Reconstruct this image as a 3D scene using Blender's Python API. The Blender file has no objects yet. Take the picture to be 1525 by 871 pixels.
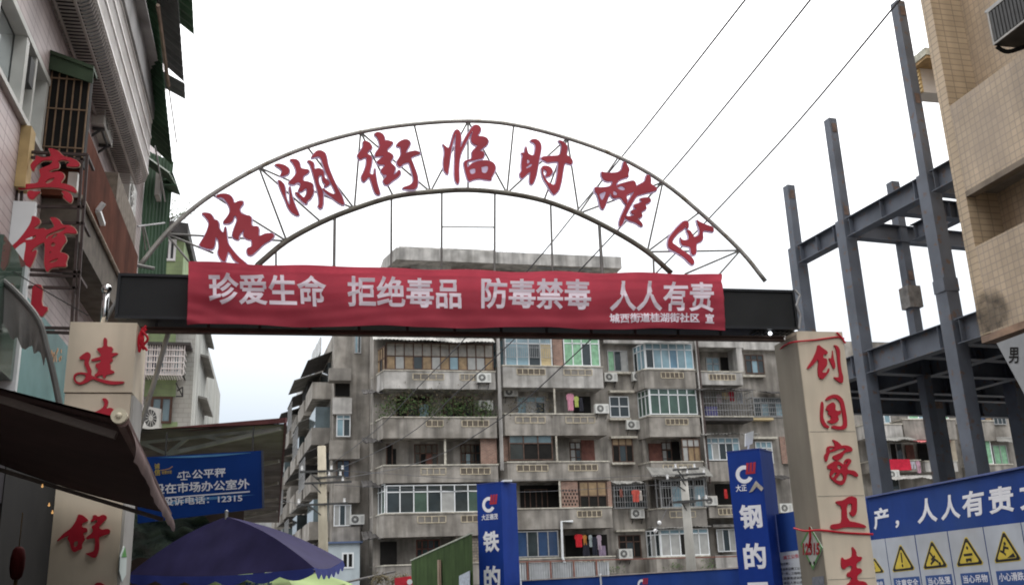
import bpy, bmesh, math, random
from mathutils import Vector, Matrix
from mathutils.geometry import tessellate_polygon
random.seed(7)
SC = bpy.context.scene
COL = SC.collection

# ------------------------------------------------------------------ camera
# world axes: +X across the street (to the right), +Y along the street, Z up
FPX, PITCH, ROLL, YAW, EYE = 1463.4, math.radians(16.77), math.radians(-2.18), math.radians(13.7), 1.65
CX, CY = 762.5, 435.5
_fh = Vector((math.sin(YAW), math.cos(YAW), 0)); _rh = Vector((math.cos(YAW), -math.sin(YAW), 0)); _z = Vector((0, 0, 1))
FWD = _fh * math.cos(PITCH) + _z * math.sin(PITCH)
_up = -_fh * math.sin(PITCH) + _z * math.cos(PITCH)
RGT = math.cos(ROLL) * _rh + math.sin(ROLL) * _up
UPV = -math.sin(ROLL) * _rh + math.cos(ROLL) * _up
EYEP = Vector((0, 0, EYE))
cam_d = bpy.data.cameras.new('camera'); cam = bpy.data.objects.new('camera', cam_d); COL.objects.link(cam)
cam_d.sensor_width = 36; cam_d.lens = FPX / 1525 * 36; cam_d.clip_end = 2000; cam_d.clip_start = .05
m = Matrix((RGT, UPV, -FWD)).transposed().to_4x4(); m.translation = EYEP
cam.matrix_world = m
SC.camera = cam

# ------------------------------------------------------------------ sky, sun, exposure
w = bpy.data.worlds.new("World"); SC.world = w; w.use_nodes = True
nt = w.node_tree; nt.nodes.clear()
sky = nt.nodes.new('ShaderNodeTexSky'); sky.sky_type = 'NISHITA'; sky.sun_disc = False
SUN_EL, SUN_AZ = math.radians(62), math.radians(25)
sky.sun_elevation = SUN_EL; sky.sun_rotation = SUN_AZ; sky.dust_density = 4; sky.air_density = 1.0; sky.ozone_density = .6
hsv = nt.nodes.new('ShaderNodeHueSaturation'); hsv.inputs['Saturation'].default_value = .22
bg = nt.nodes.new('ShaderNodeBackground'); bg.inputs['Strength'].default_value = .05
bg2 = nt.nodes.new('ShaderNodeBackground'); bg2.inputs['Strength'].default_value = .95
ad = nt.nodes.new('ShaderNodeAddShader'); wo = nt.nodes.new('ShaderNodeOutputWorld')
tc = nt.nodes.new('ShaderNodeTexCoord'); sx = nt.nodes.new('ShaderNodeSeparateXYZ'); cr = nt.nodes.new('ShaderNodeValToRGB')
nt.links.new(tc.outputs['Generated'], sx.inputs[0]); nt.links.new(sx.outputs[2], cr.inputs[0]); nt.links.new(cr.outputs[0], bg2.inputs['Color'])
cr.color_ramp.elements[0].position = 0.0; cr.color_ramp.elements[0].color = (.08, .12, .17, 1)
cr.color_ramp.elements[1].position = 1.0; cr.color_ramp.elements[1].color = (1.45, 1.43, 1.40, 1)
for p_, c_ in ((.16, (.13, .17, .215)), (.27, (.34, .365, .385)), (.45, (.90, .90, .90))):
    e_ = cr.color_ramp.elements.new(p_); e_.color = (*c_, 1)
nt.links.new(sky.outputs[0], hsv.inputs['Color']); nt.links.new(hsv.outputs[0], bg.inputs['Color'])
nt.links.new(bg.outputs[0], ad.inputs[0]); nt.links.new(bg2.outputs[0], ad.inputs[1]); nt.links.new(ad.outputs[0], wo.inputs[0])
sun_d = bpy.data.lights.new('sun', 'SUN'); sun_d.energy = .7; sun_d.angle = math.radians(40); sun_d.color = (1, .97, .93)
sun = bpy.data.objects.new('sun', sun_d); COL.objects.link(sun)
sun.rotation_euler = (math.pi / 2 - SUN_EL, 0, math.pi - SUN_AZ)
SC.view_settings.view_transform = 'Standard'; SC.view_settings.look = 'None'
SC.view_settings.exposure = .97; SC.view_settings.gamma = 1; SC.view_settings.use_curve_mapping = False
SC.cycles.filter_width = 1.9; SC.cycles.max_bounces = 6; SC.cycles.diffuse_bounces = 3; SC.cycles.transparent_max_bounces = 12

# ------------------------------------------------------------------ pixel -> plane (used only to take sizes off the photograph)
def ray(x, y): return FWD + RGT * ((x - CX) / FPX) + UPV * (-(y - CY) / FPX)
def PP(x, y, pt, n):
    d = ray(x, y); n = Vector(n); return EYEP + d * ((Vector(pt) - EYEP).dot(n) / d.dot(n))
def PU(x, y, u): return PP(x, y, (u, 0, 0), (1, 0, 0))
def PV(x, y, v): return PP(x, y, (0, v, 0), (0, 1, 0))
def PZ(x, y, z): return PP(x, y, (0, 0, z), (0, 0, 1))
def PD(x, y, d): return PP(x, y, _fh * d, _fh)

# ------------------------------------------------------------------ materials
MATS = {}
def mat(name, col, rough=.75, var=.18, scale=3., streak=0., metal=0., spec=.3, bump=0., tile=None, dirt=None, coat=0., dirt_amt=.6, rust=None, trans=0., alpha=1.):
    if name in MATS: return MATS[name]
    m = bpy.data.materials.new(name); m.use_nodes = True; MATS[name] = m
    t = m.node_tree; n = t.nodes; L = t.links; b = n['Principled BSDF']
    b.inputs['Roughness'].default_value = rough; b.inputs['Metallic'].default_value = metal
    b.inputs['Specular IOR Level'].default_value = spec; b.inputs['Coat Weight'].default_value = coat
    g = n.new('ShaderNodeNewGeometry')
    def noise(sc, detail=5, mp=None):
        x = n.new('ShaderNodeTexNoise'); x.inputs['Scale'].default_value = sc; x.inputs['Detail'].default_value = detail
        src = g.outputs['Position']
        if mp:
            k = n.new('ShaderNodeMapping'); k.inputs['Scale'].default_value = mp; L.new(src, k.inputs[0]); src = k.outputs[0]
        L.new(src, x.inputs['Vector']); return x.outputs['Fac']
    def rng(f, a, b_, c, d):
        r = n.new('ShaderNodeMapRange'); r.inputs[1].default_value = a; r.inputs[2].default_value = b_; r.inputs[3].default_value = c; r.inputs[4].default_value = d
        L.new(f, r.inputs[0]); return r.outputs[0]
    def mul(c, f):
        x = n.new('ShaderNodeMix'); x.data_type = 'RGBA'; x.blend_type = 'MULTIPLY'; x.inputs[0].default_value = 1
        L.new(c, x.inputs[6]); L.new(f, x.inputs[7]); return x.outputs[2]
    def mixc(c, c2, f):
        x = n.new('ShaderNodeMix'); x.data_type = 'RGBA'; L.new(f, x.inputs[0]); L.new(c, x.inputs[6])
        if isinstance(c2, tuple): x.inputs[7].default_value = (*c2, 1)
        else: L.new(c2, x.inputs[7])
        return x.outputs[2]
    rgb = n.new('ShaderNodeRGB'); rgb.outputs[0].default_value = (*col, 1); c = rgb.outputs[0]
    if tile:
        sp = n.new('ShaderNodeSeparateXYZ'); L.new(g.outputs['Position'], sp.inputs[0])
        ax = n.new('ShaderNodeMath'); L.new(sp.outputs[0], ax.inputs[0]); L.new(sp.outputs[1], ax.inputs[1])
        cb = n.new('ShaderNodeCombineXYZ'); L.new(ax.outputs[0], cb.inputs[0]); L.new(sp.outputs[2], cb.inputs[1])
        bt = n.new('ShaderNodeTexBrick'); L.new(cb.outputs[0], bt.inputs[0])
        bt.inputs['Scale'].default_value = 1; bt.inputs['Brick Width'].default_value = tile[0]; bt.inputs['Row Height'].default_value = tile[1]
        bt.inputs['Mortar Size'].default_value = tile[2]; bt.offset = tile[3]; bt.inputs['Mortar Smooth'].default_value = .2
        bt.inputs['Color1'].default_value = (*col, 1); bt.inputs['Color2'].default_value = (*[k * tile[5] for k in col], 1)
        bt.inputs['Mortar'].default_value = (*tile[4], 1); c = bt.outputs['Color']
    if var: c = mul(c, rng(noise(scale), .3, .7, 1 - var, 1 + var))
    if streak: c = mul(c, rng(noise(1.0, 6, (2.2, 2.2, .22)), .42, .68, 1.0, 1 - streak))
    if dirt: c = mixc(c, dirt, rng(noise(.55, 8), .5, .72, 0, dirt_amt))
    if rust: c = mixc(c, rust, rng(noise(5.5, 8), .59, .68, 0, .8))
    L.new(c, b.inputs['Base Color'])
    if bump:
        bp = n.new('ShaderNodeBump'); bp.inputs['Strength'].default_value = bump; bp.inputs['Distance'].default_value = .02
        L.new(noise(28), bp.inputs['Height']); L.new(bp.outputs[0], b.inputs['Normal'])
    if trans or alpha < 1:
        sh = b.outputs[0]; out = n['Material Output']
        if trans:
            tr = n.new('ShaderNodeBsdfTranslucent'); L.new(c, tr.inputs[0])
            mx = n.new('ShaderNodeMixShader'); mx.inputs[0].default_value = trans; L.new(sh, mx.inputs[1]); L.new(tr.outputs[0], mx.inputs[2]); sh = mx.outputs[0]
        if alpha < 1:
            tp = n.new('ShaderNodeBsdfTransparent'); mx = n.new('ShaderNodeMixShader'); mx.inputs[0].default_value = alpha
            L.new(tp.outputs[0], mx.inputs[1]); L.new(sh, mx.inputs[2]); sh = mx.outputs[0]
        L.new(sh, out.inputs[0])
    return m
def glassm(name, col, rough=.06):
    return mat(name, col, rough=rough, var=.25, scale=1.3, spec=.5)
def emit(name, col, s):
    if name in MATS: return MATS[name]
    m = bpy.data.materials.new(name); m.use_nodes = True; MATS[name] = m
    b = m.node_tree.nodes['Principled BSDF']; b.inputs['Base Color'].default_value = (*col, 1)
    b.inputs['Emission Color'].default_value = (*col, 1); b.inputs['Emission Strength'].default_value = s
    return m

CONC = mat('aged_render', (.345, .318, .285), .9, .24, 1.6, streak=.55, dirt=(.11, .097, .08), bump=.25, dirt_amt=.75)
CONC_L = mat('pale_render', (.50, .48, .455), .9, .2, 1.8, streak=.5, dirt=(.15, .14, .12), bump=.2)
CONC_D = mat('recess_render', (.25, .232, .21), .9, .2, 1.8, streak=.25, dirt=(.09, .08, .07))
WHITEP = mat('white_upvc', (.74, .76, .77), .45, .08, 2)
RAILW = mat('rail_cap', (.50, .47, .40), .8, .3, 6, dirt=(.2, .17, .14))
BRICK = mat('red_brick', (.30, .16, .12), .9, .25, 3, tile=(.24, .075, .012, .5, (.3, .26, .22), .75))
GLASS = glassm('window_glass', (.035, .045, .048))
GLASS_B = glassm('pale_blue_glass', (.22, .33, .38), .12)
GLASS_G = glassm('greenish_glass', (.06, .10, .08))
GLASS_D = glassm('dark_blue_glass', (.03, .06, .13))
CURT_G = mat('green_curtain', (.22, .42, .26), .6, .25, 4, coat=.4)
CURT_W = mat('white_curtain', (.36, .36, .345), .6, .12, 3, coat=.4)
CURT_T = mat('tan_cardboard', (.27, .185, .10), .6, .3, 3, coat=.35)
CURT_Y = mat('yellow_curtain', (.55, .44, .25), .6, .15, 3)
DARK = mat('dark_interior', (.012, .011, .010), .9, .3, 2)  # near-black for black paint and for shade put into openings
WOODF = mat('brown_timber', (.10, .06, .045), .7, .3, 4)
TIMBER_R = mat('red_brown_door', (.16, .065, .05), .7, .3, 4)
GREYM = mat('galvanised_bar', (.33, .33, .33), .5, .2, 5, metal=.4)
STEEL = mat('primed_steel', (.125, .14, .17), .6, .22, 1.3, spec=.25, rust=(.16, .10, .07))
STEEL_D = mat('primed_steel_deck', (.07, .078, .09), .7, .25, 1.5)
ACW = mat('ac_casing', (.62, .62, .59), .5, .12, 3, dirt=(.4, .37, .32))
ACD = mat('ac_grille', (.06, .06, .06), .6, .2, 5)
DGREY = mat('dark_grey_metal', (.055, .055, .055), .6, .3, 4)
RED = mat('red_enamel', (.42, .02, .035), .45, .1, 3)
BLUE = mat('hoarding_blue', (.018, .055, .25), .55, .12, 1.2, dirt=(.035, .075, .22), dirt_amt=.6, streak=.12, spec=.12)
WHITEL = mat('white_lettering', (.80, .80, .84), .6, .05, 3)
FOL = mat('leaf_green', (.085, .135, .05), .7, .45, 6, trans=.25)
FOL2 = mat('dry_leaf', (.12, .10, .06), .8, .4, 6, trans=.2)

# ------------------------------------------------------------------ mesh helpers
WL = {}
class MB:
    def __init__(s, T=None): s.v = []; s.f = []; s.mi = []; s.T = T; s.cur = 0
    def add(s, vs, fs):
        o = len(s.v); s.v += [s.T(Vector(p)) if s.T else Vector(p) for p in vs]
        s.f += [tuple(i + o for i in f) for f in fs]; s.mi += [s.cur] * len(fs); return s
    def box(s, x0, x1, y0, y1, z0, z1):
        if x0 > x1: x0, x1 = x1, x0
        if y0 > y1: y0, y1 = y1, y0
        if z0 > z1: z0, z1 = z1, z0
        return s.add([(x0, y0, z0), (x1, y0, z0), (x1, y1, z0), (x0, y1, z0), (x0, y0, z1), (x1, y0, z1), (x1, y1, z1), (x0, y1, z1)],
                     [(0, 3, 2, 1), (4, 5, 6, 7), (0, 1, 5, 4), (1, 2, 6, 5), (2, 3, 7, 6), (3, 0, 4, 7)])
    def prism(s, pts, z0, z1):            # footprint polygon (ccw) extruded in z
        n = len(pts)
        return s.add([(x, y, z0) for x, y in pts] + [(x, y, z1) for x, y in pts],
                     [tuple(range(n - 1, -1, -1)), tuple(range(n, 2 * n))] + [(i, (i + 1) % n, n + (i + 1) % n, n + i) for i in range(n)])
    def slab(s, q, n):                    # polygon q (list of points) given thickness vector n
        k = len(q); q = [Vector(p) for p in q]; n = Vector(n)
        return s.add(q + [p + n for p in q], [tuple(range(k)), tuple(range(2 * k - 1, k - 1, -1))] + [((i + 1) % k, i, k + i, k + (i + 1) % k) for i in range(k)])
    def bar(s, a, b, w, h=None, up=(0, 0, 1)):   # rectangular bar
        a, b = Vector(a), Vector(b); h = h or w; d = (b - a).normalized(); u = Vector(up)
        if abs(d.dot(u)) > .95: u = Vector((0, 1, 0))
        x = d.cross(u).normalized() * w / 2; y = x.cross(d).normalized() * h / 2
        return s.add([a - x - y, a + x - y, a + x + y, a - x + y, b - x - y, b + x - y, b + x + y, b - x + y],
                     [(0, 1, 2, 3), (7, 6, 5, 4), (1, 0, 4, 5), (2, 1, 5, 6), (3, 2, 6, 7), (0, 3, 7, 4)])
    def tube(s, pts, r, n=8, cap=True):
        pts = [Vector(p) for p in pts]; vs = []; fs = []; ref = None
        for i, p in enumerate(pts):
            d = (pts[min(i + 1, len(pts) - 1)] - pts[max(i - 1, 0)]).normalized()
            if ref is None: ref = d.orthogonal().normalized()
            ref = (ref - d * ref.dot(d)).normalized(); b = d.cross(ref)
            rr = r[i] if isinstance(r, (list, tuple)) else r
            vs += [p + (ref * math.cos(2 * math.pi * k / n) + b * math.sin(2 * math.pi * k / n)) * rr for k in range(n)]
        for i in range(len(pts) - 1):
            for k in range(n):
                a = i * n + k; b_ = i * n + (k + 1) % n; fs.append((a, b_, b_ + n, a + n))
        if cap: fs += [tuple(range(n - 1, -1, -1)), tuple(range(len(vs) - n, len(vs)))]
        return s.add(vs, fs)
    def hbeam(s, a, b, w, h, tf=.018, tw=.014, up=(0, 0, 1)):
        a, b = Vector(a), Vector(b); d = (b - a).normalized(); u = Vector(up); u = (u - d * u.dot(d)).normalized()
        s.bar(a + u * (h / 2 - tf / 2), b + u * (h / 2 - tf / 2), w, tf, u); s.bar(a - u * (h / 2 - tf / 2), b - u * (h / 2 - tf / 2), w, tf, u)
        return s.bar(a, b, tw, h - 2 * tf - .002, u)
    def grid(s, fn, nu, nv):
        vs = [fn(i / nu, j / nv) for j in range(nv + 1) for i in range(nu + 1)]
        return s.add(vs, [(j * (nu + 1) + i, j * (nu + 1) + i + 1, (j + 1) * (nu + 1) + i + 1, (j + 1) * (nu + 1) + i) for j in range(nv) for i in range(nu)])
    def sphere(s, c, r, n=10, m_=6):
        c = Vector(c)
        return s.grid(lambda a, b: c + Vector((math.cos(a * 2 * math.pi) * math.sin(b * math.pi), math.sin(a * 2 * math.pi) * math.sin(b * math.pi), math.cos(b * math.pi))) * r, n, m_)
    def disc(s, c, r, nrm, th=.01, n=16):
        c = Vector(c); nrm = Vector(nrm).normalized(); a = nrm.orthogonal().normalized(); b = nrm.cross(a)
        return s.slab([c + (a * math.cos(2 * math.pi * k / n) + b * math.sin(2 * math.pi * k / n)) * r for k in range(n)], -nrm * th)
    def leaves(s, c, rx, ry, rz, n, size, rnd=random):
        for _ in range(n):
            p = Vector(c) + Vector((rnd.gauss(0, .5) * rx, rnd.gauss(0, .5) * ry, rnd.gauss(0, .5) * rz))
            a = Vector((rnd.uniform(-1, 1), rnd.uniform(-1, 1), rnd.uniform(-1, 1))).normalized(); b = a.orthogonal().normalized(); k = size * rnd.uniform(.6, 1.4)
            s.add([p - a * k, p - b * k * .5, p + a * k, p + b * k * .5], [(0, 1, 2, 3)])
        return s
    def build(s, name, mt, parent=None, label=None, cat=None, group=None, kind=None, smooth=False):
        me = bpy.data.meshes.new(name)
        if parent is not None: off = WL[parent.name]
        else:
            xs = [p.x for p in s.v]; ys = [p.y for p in s.v]
            off = Vector(((min(xs) + max(xs)) / 2, (min(ys) + max(ys)) / 2, min(p.z for p in s.v)))
        me.from_pydata([p - off for p in s.v], [], s.f)
        o = bpy.data.objects.new(name, me); COL.objects.link(o)
        for k in (mt if isinstance(mt, (list, tuple)) else [mt]): me.materials.append(k)
        for i, p in enumerate(me.polygons):
            p.material_index = s.mi[i]; p.use_smooth = smooth
        if parent is not None: o.parent = parent; WL[o.name] = off.copy()
        else: o.location = off; WL[o.name] = off.copy()
        tag(o, label, cat, group, kind); return o
def tag(o, label=None, cat=None, group=None, kind=None):
    if label: o['label'] = label
    if cat: o['category'] = cat
    if group: o['group'] = group
    if kind: o['kind'] = kind
def thing(name, label, cat, loc, group=None, rotz=0):
    o = bpy.data.objects.new(name, None); COL.objects.link(o); o.location = loc; o.rotation_euler = (0, 0, rotz)
    o.empty_display_size = .2; WL[o.name] = Vector(loc); tag(o, label, cat, group); return o
def copy_tree(o, loc, rotz=None, label=None):
    def cp(x, par):
        c = x.copy(); COL.objects.link(c); WL[c.name] = WL[x.name]
        if par is not None: c.parent = par
        for ch in x.children: cp(ch, c)
        return c
    r = cp(o, None); r.location = loc
    if rotz is not None: r.rotation_euler = (0, 0, rotz)
    if label: r['label'] = label
    return r
def local(loc, rotz):                   # transform for geometry given in a thing's own axes
    M = Matrix.Translation(loc) @ Matrix.Rotation(rotz, 4, 'Z')
    return lambda p: M @ Vector(p)
def thing_local(name, label, cat, group=None):   # a thing built round the origin, moved afterwards
    return thing(name, label, cat, (0, 0, 0), group)

# ------------------------------------------------------------------ lettering
_GL = {}
def glyphs(s, bold):
    if (s, bold) in _GL: return _GL[(s, bold)]
    cu = bpy.data.curves.new('lettering', 'FONT'); cu.body = s; cu.size = 1; cu.extrude = .01; cu.resolution_u = 4
    if bold: cu.bevel_depth = bold; cu.bevel_resolution = 0
    o = bpy.data.objects.new('lettering', cu); COL.objects.link(o)
    dg = bpy.context.evaluated_depsgraph_get(); me = bpy.data.meshes.new_from_object(o.evaluated_get(dg))
    vs = [v.co.copy() for v in me.vertices]; fs = [tuple(p.vertices) for p in me.polygons]
    bpy.data.objects.remove(o); bpy.data.curves.remove(cu); bpy.data.meshes.remove(me)
    x0 = min(v.x for v in vs); x1 = max(v.x for v in vs); y0 = min(v.y for v in vs); y1 = max(v.y for v in vs); z0 = min(v.z for v in vs); z1 = max(v.z for v in vs)
    vs = [((v.x - x0) / (x1 - x0), (v.y - y0) / (y1 - y0), (v.z - z0) / (z1 - z0)) for v in vs]
    _GL[(s, bold)] = (vs, fs); return vs, fs
def text(s, name, mt, parent, BL, BR, TL, bold=.02, th=.006, lift=.003, label=None):
    BL, BR, TL = Vector(BL), Vector(BR), Vector(TL); ex = BR - BL; ey = TL - BL; n = ex.cross(ey).normalized()
    vs, fs = glyphs(s, bold); b = MB()
    b.add([BL + ex * x + ey * y + n * (lift + z * th) for x, y, z in vs], fs)
    return b.build(name, mt, parent, label)
def chaikin(p, it=1):
    for _ in range(it):
        q = []
        for i in range(len(p)):
            a = Vector(p[i]); b = Vector(p[(i + 1) % len(p)]); q += [a * .78 + b * .22, a * .22 + b * .78]
        p = q
    return p
def brush(polys, org, sc, plane, n, th, lift):
    """brush-written character traced as outlines; plane(px,py) -> point on its board, n = normal towards the street"""
    b = MB(); n = Vector(n)
    for k, (outer, holes) in enumerate(polys):
        loops = [chaikin([Vector((x, y)) for x, y in outer])] + [chaikin([Vector((x, y)) for x, y in h]) for h in holes]
        for i, lp in enumerate(loops):
            ar = sum(lp[j].x * lp[(j + 1) % len(lp)].y - lp[(j + 1) % len(lp)].x * lp[j].y for j in range(len(lp)))
            if (ar < 0) != (i > 0): lp.reverse()
        tris = tessellate_polygon([[p.to_3d() for p in lp] for lp in loops]); flat = [p for lp in loops for p in lp]
        pts = [plane(org[0] + p.x / sc, org[1] + p.y / sc) for p in flat]; L = lift + .0012 * k
        fr = [p + n * (L + th) for p in pts]; bk = [p + n * L for p in pts]; N = len(pts)
        fs = []
        for t in tris:
            nn = (fr[t[1]] - fr[t[0]]).cross(fr[t[2]] - fr[t[0]])
            fs.append(tuple(t) if nn.dot(n) > 0 else tuple(reversed(t)))
        o = 0
        for lp in loops:
            for i in range(len(lp)): fs.append((o + i, o + (i + 1) % len(lp), N + o + (i + 1) % len(lp), N + o + i))
            o += len(lp)
        b.add(fr + bk, fs)
    return b
def brush_border(polys, org, sc, plane, n, grow, th, lift):
    """the pale board showing round each stroke"""
    b = MB(); n = Vector(n); cnt = 0
    for outer, holes in polys:
        lp = chaikin([Vector((x, y)) for x, y in outer])
        ar = sum(lp[j].x * lp[(j + 1) % len(lp)].y - lp[(j + 1) % len(lp)].x * lp[j].y for j in range(len(lp)))
        if ar < 0: lp.reverse()
        N = len(lp); off = []
        for i in range(N):
            d = (lp[(i + 1) % N] - lp[i - 1]); d = d.normalized() if d.length > 1e-6 else Vector((1, 0)); off.append(lp[i] + Vector((d.y, -d.x)) * grow)
        ins = []
        for i in range(N):
            d = (lp[(i + 1) % N] - lp[i - 1]); d = d.normalized() if d.length > 1e-6 else Vector((1, 0)); ins.append(lp[i] - Vector((d.y, -d.x)) * grow * .5)
        P_ = lambda q: plane(org[0] + q.x / sc, org[1] + q.y / sc)
        for i in range(N):
            j = (i + 1) % N; dz = n * (lift + .00006 * (cnt % 97)); cnt += 1
            b.slab([P_(ins[i]) + dz, P_(ins[j]) + dz, P_(off[j]) + dz, P_(off[i]) + dz], n * th)
        for h in holes:          # pale board shows in the enclosed counters
            hp = [Vector(q) for q in h]; c = sum(hp, Vector((0, 0))) / len(hp)
            b.slab([P_(c + (q - c) * 1.3) + n * (lift + .006) for q in hp], n * -th)
    return b

# ================================================================== SETTING
MB().add([(-900, -900, 0), (900, -900, 0), (900, 900, 0), (-900, 900, 0)], [(0, 1, 2, 3)]).build('ground', mat('worn_ground', (.13, .125, .115), .95, .25, .5), label='grey concrete ground of the market street', kind='structure')
MB().add([(-1.2, -20, .004), (12.9, -20, .004), (12.9, 160, .004), (-1.2, 160, .004)], [(0, 1, 2, 3)]).build('road', mat('asphalt', (.055, .055, .055), .9, .25, 3, bump=.3), label='dark asphalt street running under the gate', kind='structure')
MB().box(-2.9, -1.2, -20, 160, 0, .13).build('pavement', mat('paving', (.2, .19, .18), .9, .2, 2, tile=(.4, .4, .012, .5, (.1, .1, .1), .85)), label='paved footway along the left buildings', kind='structure')

# ================================================================== GATEWAY
GD = Vector((math.cos(math.radians(1.7)), -math.sin(math.radians(1.7)), 0)); GN = Vector((GD.y, -GD.x, 0))   # along the gate, towards the street
G0 = Vector((-2.15, 10.74, 0))
def PG(x, y, b=0.): return PP(x, y, G0 - GN * b, GN)
def TG(p): return G0 + GD * p[0] - GN * p[1] + Vector((0, 0, p[2]))        # gate axes: along, back, up
def ga(x, y, b=0.):
    q = PG(x, y, b) - G0; return q.dot(GD), q.z
PILM = mat('pillar_cladding', (.72, .63, .495), .6, .12, 1.4, streak=.25, spec=.25, dirt=(.50, .43, .33), dirt_amt=.7)
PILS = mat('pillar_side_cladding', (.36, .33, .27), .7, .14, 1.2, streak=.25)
ARCM = mat('weathered_arch_pipe', (.40, .39, .36), .5, .25, 4, metal=.5, rust=(.2, .16, .1))
STRM = mat('thin_steel_strut', (.22, .22, .21), .6, .25, 5, metal=.3)
REDC = mat('faded_red_letter', (.42, .04, .06), .5, .2, 2.2, spec=.3, dirt=(.46, .12, .13), dirt_amt=.6)
BORD = mat('lilac_white_letter_board', (.86, .81, .94), .5, .05, 3, trans=.65)
gate = thing('gateway_arch', 'arched steel market gateway with red brush characters over two cream pillars', 'gateway', G0)
# pillars
pl = MB(TG); zt = 4.50
pl.box(0, .64, 0, .62, 0, 4.10 - .36); 
lp = pl.build('pillar', PILM, gate, label='left cream pillar partly behind the brown awning')
c_ = MB(TG); c_.box(-.012, .652, -.012, .66, 3.752, zt); c_.build('upper_casing', PILM, lp)
c_ = MB(TG); c_.box(.641, .668, .03, .60, .1, 3.73); c_.build('side_panel', mat('pillar_grey_panel', (.42, .41, .39), .5, .1, 2, streak=.2), lp)
a0 = ga(1186, 493)[0]; a1 = ga(1254.4, 495)[0]
pr = MB(TG); pr.box(a0, a1, 0, .30, 0, 4.53); rp = pr.build('pillar', PILM, gate, label='right cream pillar with large red characters')
c_ = MB(TG); c_.box(a0 + .006, a1 - .006, .304, .62, 0, 4.50); c_.build('rear_casing', PILS, rp)
c_ = MB(TG); c_.box(a0 - .004, a0, .012, .295, 0, 4.49); c_.build('side_panel', PILS, rp)
for z in (.62, 1.62, 2.55, 3.3):
    c_ = MB(TG); c_.box(a0 + .01, a1 - .01, -.0035, -.001, z, z + .006); c_.build('panel_joint', PILS, rp)
# chrome post on the left pillar
a, z = ga(147, 478); a_, zt2 = ga(149, 424)
c_ = MB(TG); c_.tube([(a, .25, zt), (a, .25, zt2)], .035, 12); c_.sphere((a, .25, zt2 + .03), .055, 14, 8)
c_.build('chrome_post', mat('chrome', (.6, .6, .6), .12, 0, 1, metal=1), gate, smooth=True)
# header light box
zb = .5 * (ga(200, 476)[1] + ga(1180, 492)[1]); ztp = .5 * (ga(180, 399)[1] + ga(1180, 421)[1]) - .045
ax0 = ga(176, 440, .12)[0]; ax1 = ga(1182, 450, .12)[0]
c_ = MB(TG); c_.box(ax0, ax1, .12, .5, zb + .05, ztp)
hd = c_.build('header_box', mat('black_header', (.012, .013, .014), .55, .3, 2, spec=.3), gate)
c_ = MB(TG)
for zz in (zb + .05, ztp - .02): c_.box(ax0 - .015, ax1 + .015, .095, .118, zz - .01, zz + .02)
for aa in (ax0, ax1): c_.box(aa - .015, aa + .015, .09, .117, zb + .072, ztp - .032)
c_.build('edge_frame', mat('black_edge', (.02, .022, .026), .5, .2, 3), hd)
c_ = MB(TG)
for i in range(9): c_.box(ax1 - .5 + i * .06, ax1 - .47 + i * .06, .2, .4, zb + .03, zb + .047)
c_.build('speaker_slot', ACD, hd)
c_ = MB(TG); c_.sphere((ga(1147, 497, .2)[0], .2, zb + .012), .024, 10, 6); c_.build('small_lamp', emit('lamp_white', (.9, .95, 1), 1.6), hd)
# lower steel rail with hangers
c_ = MB(TG); c_.hbeam((.55, .3, zb - .035), (a0 - .02, .3, zb - .035), .09, .055, .01, .012)
c_.build('lower_rail', mat('rusty_rail', (.10, .065, .05), .7, .3, 4), gate)
c_ = MB(TG)
k = 0
while .8 + k * .55 < a0: c_.bar((.8 + k * .55, .3, zb - .008), (.8 + k * .55, .3, zb + .05), .03, .02); k += 1
c_.build('hanger', DGREY, gate)
A = ga(156, 478, .3); B_ = ga(178, 442, .3); c_ = MB(TG); c_.tube([(A[0], .3, A[1]), (B_[0], .3, B_[1])], .024); c_.build('end_brace', GREYM, gate)
A = ga(251, 494, .45); B_ = ga(202, 655, .8); c_ = MB(TG); c_.tube([(A[0], .45, A[1]), ((A[0] + B_[0]) / 2 + .015, .6, (A[1] + B_[1]) / 2), (B_[0], .8, B_[1])], .028); c_.build('slanting_pole', ARCM, gate)
# the arch: outer and inner pipe, struts
BA = .3
def gpt(x, y, b=BA):
    A = ga(x, y, b); return (A[0], b, A[1])
outer = [(207, 397), (247, 348), (286, 312), (325, 284), (385.6, 249.5), (457.6, 219), (537, 197), (616.7, 185), (697, 180.5), (765, 186), (845, 206), (921, 234), (987, 271.5), (1042, 316), (1102.5, 373), (1140, 419)]
inner = [(383, 396), (389, 390), (427, 359), (478.5, 331), (527.7, 311), (586, 293), (641, 286), (697, 283), (755, 288), (810, 299), (862, 318), (917, 345.6), (964, 375), (1000, 407)]
def smooth_curve(pts, k=4):
    P_ = [Vector(p) for p in pts]; P_ = [2 * P_[0] - P_[1]] + P_ + [2 * P_[-1] - P_[-2]]; out = []
    for i in range(1, len(P_) - 2):
        for j in range(k):
            t = j / k; a, b, c, d = P_[i - 1:i + 3]
            out.append(.5 * ((2 * b) + (c - a) * t + (2 * a - 5 * b + 4 * c - d) * t * t + (3 * b - a - 3 * c + d) * t ** 3))
    return out + [P_[-2]]
MB(TG).tube(smooth_curve([gpt(*p) for p in outer]), .028, 10).build('outer_pipe', ARCM, gate, smooth=True)
MB(TG).tube(smooth_curve([gpt(*p) for p in inner]), .034, 10).build('inner_pipe', mat('inner_arch_pipe', (.19, .18, .15), .5, .25, 4, metal=.4, rust=(.1, .08, .06)), gate, smooth=True)
O = dict(zip(range(0, 16), outer)); 
O = {1: (247, 348), 2: (385.6, 249.5), 3: (457.6, 219), 4: (537, 197), 5: (616.7, 185), 6: (697, 180.5), 7: (765, 186), 8: (845, 206), 9: (921, 234), 10: (987, 271.5), 11: (1042, 316), 12: (1102.5, 373)}
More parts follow.
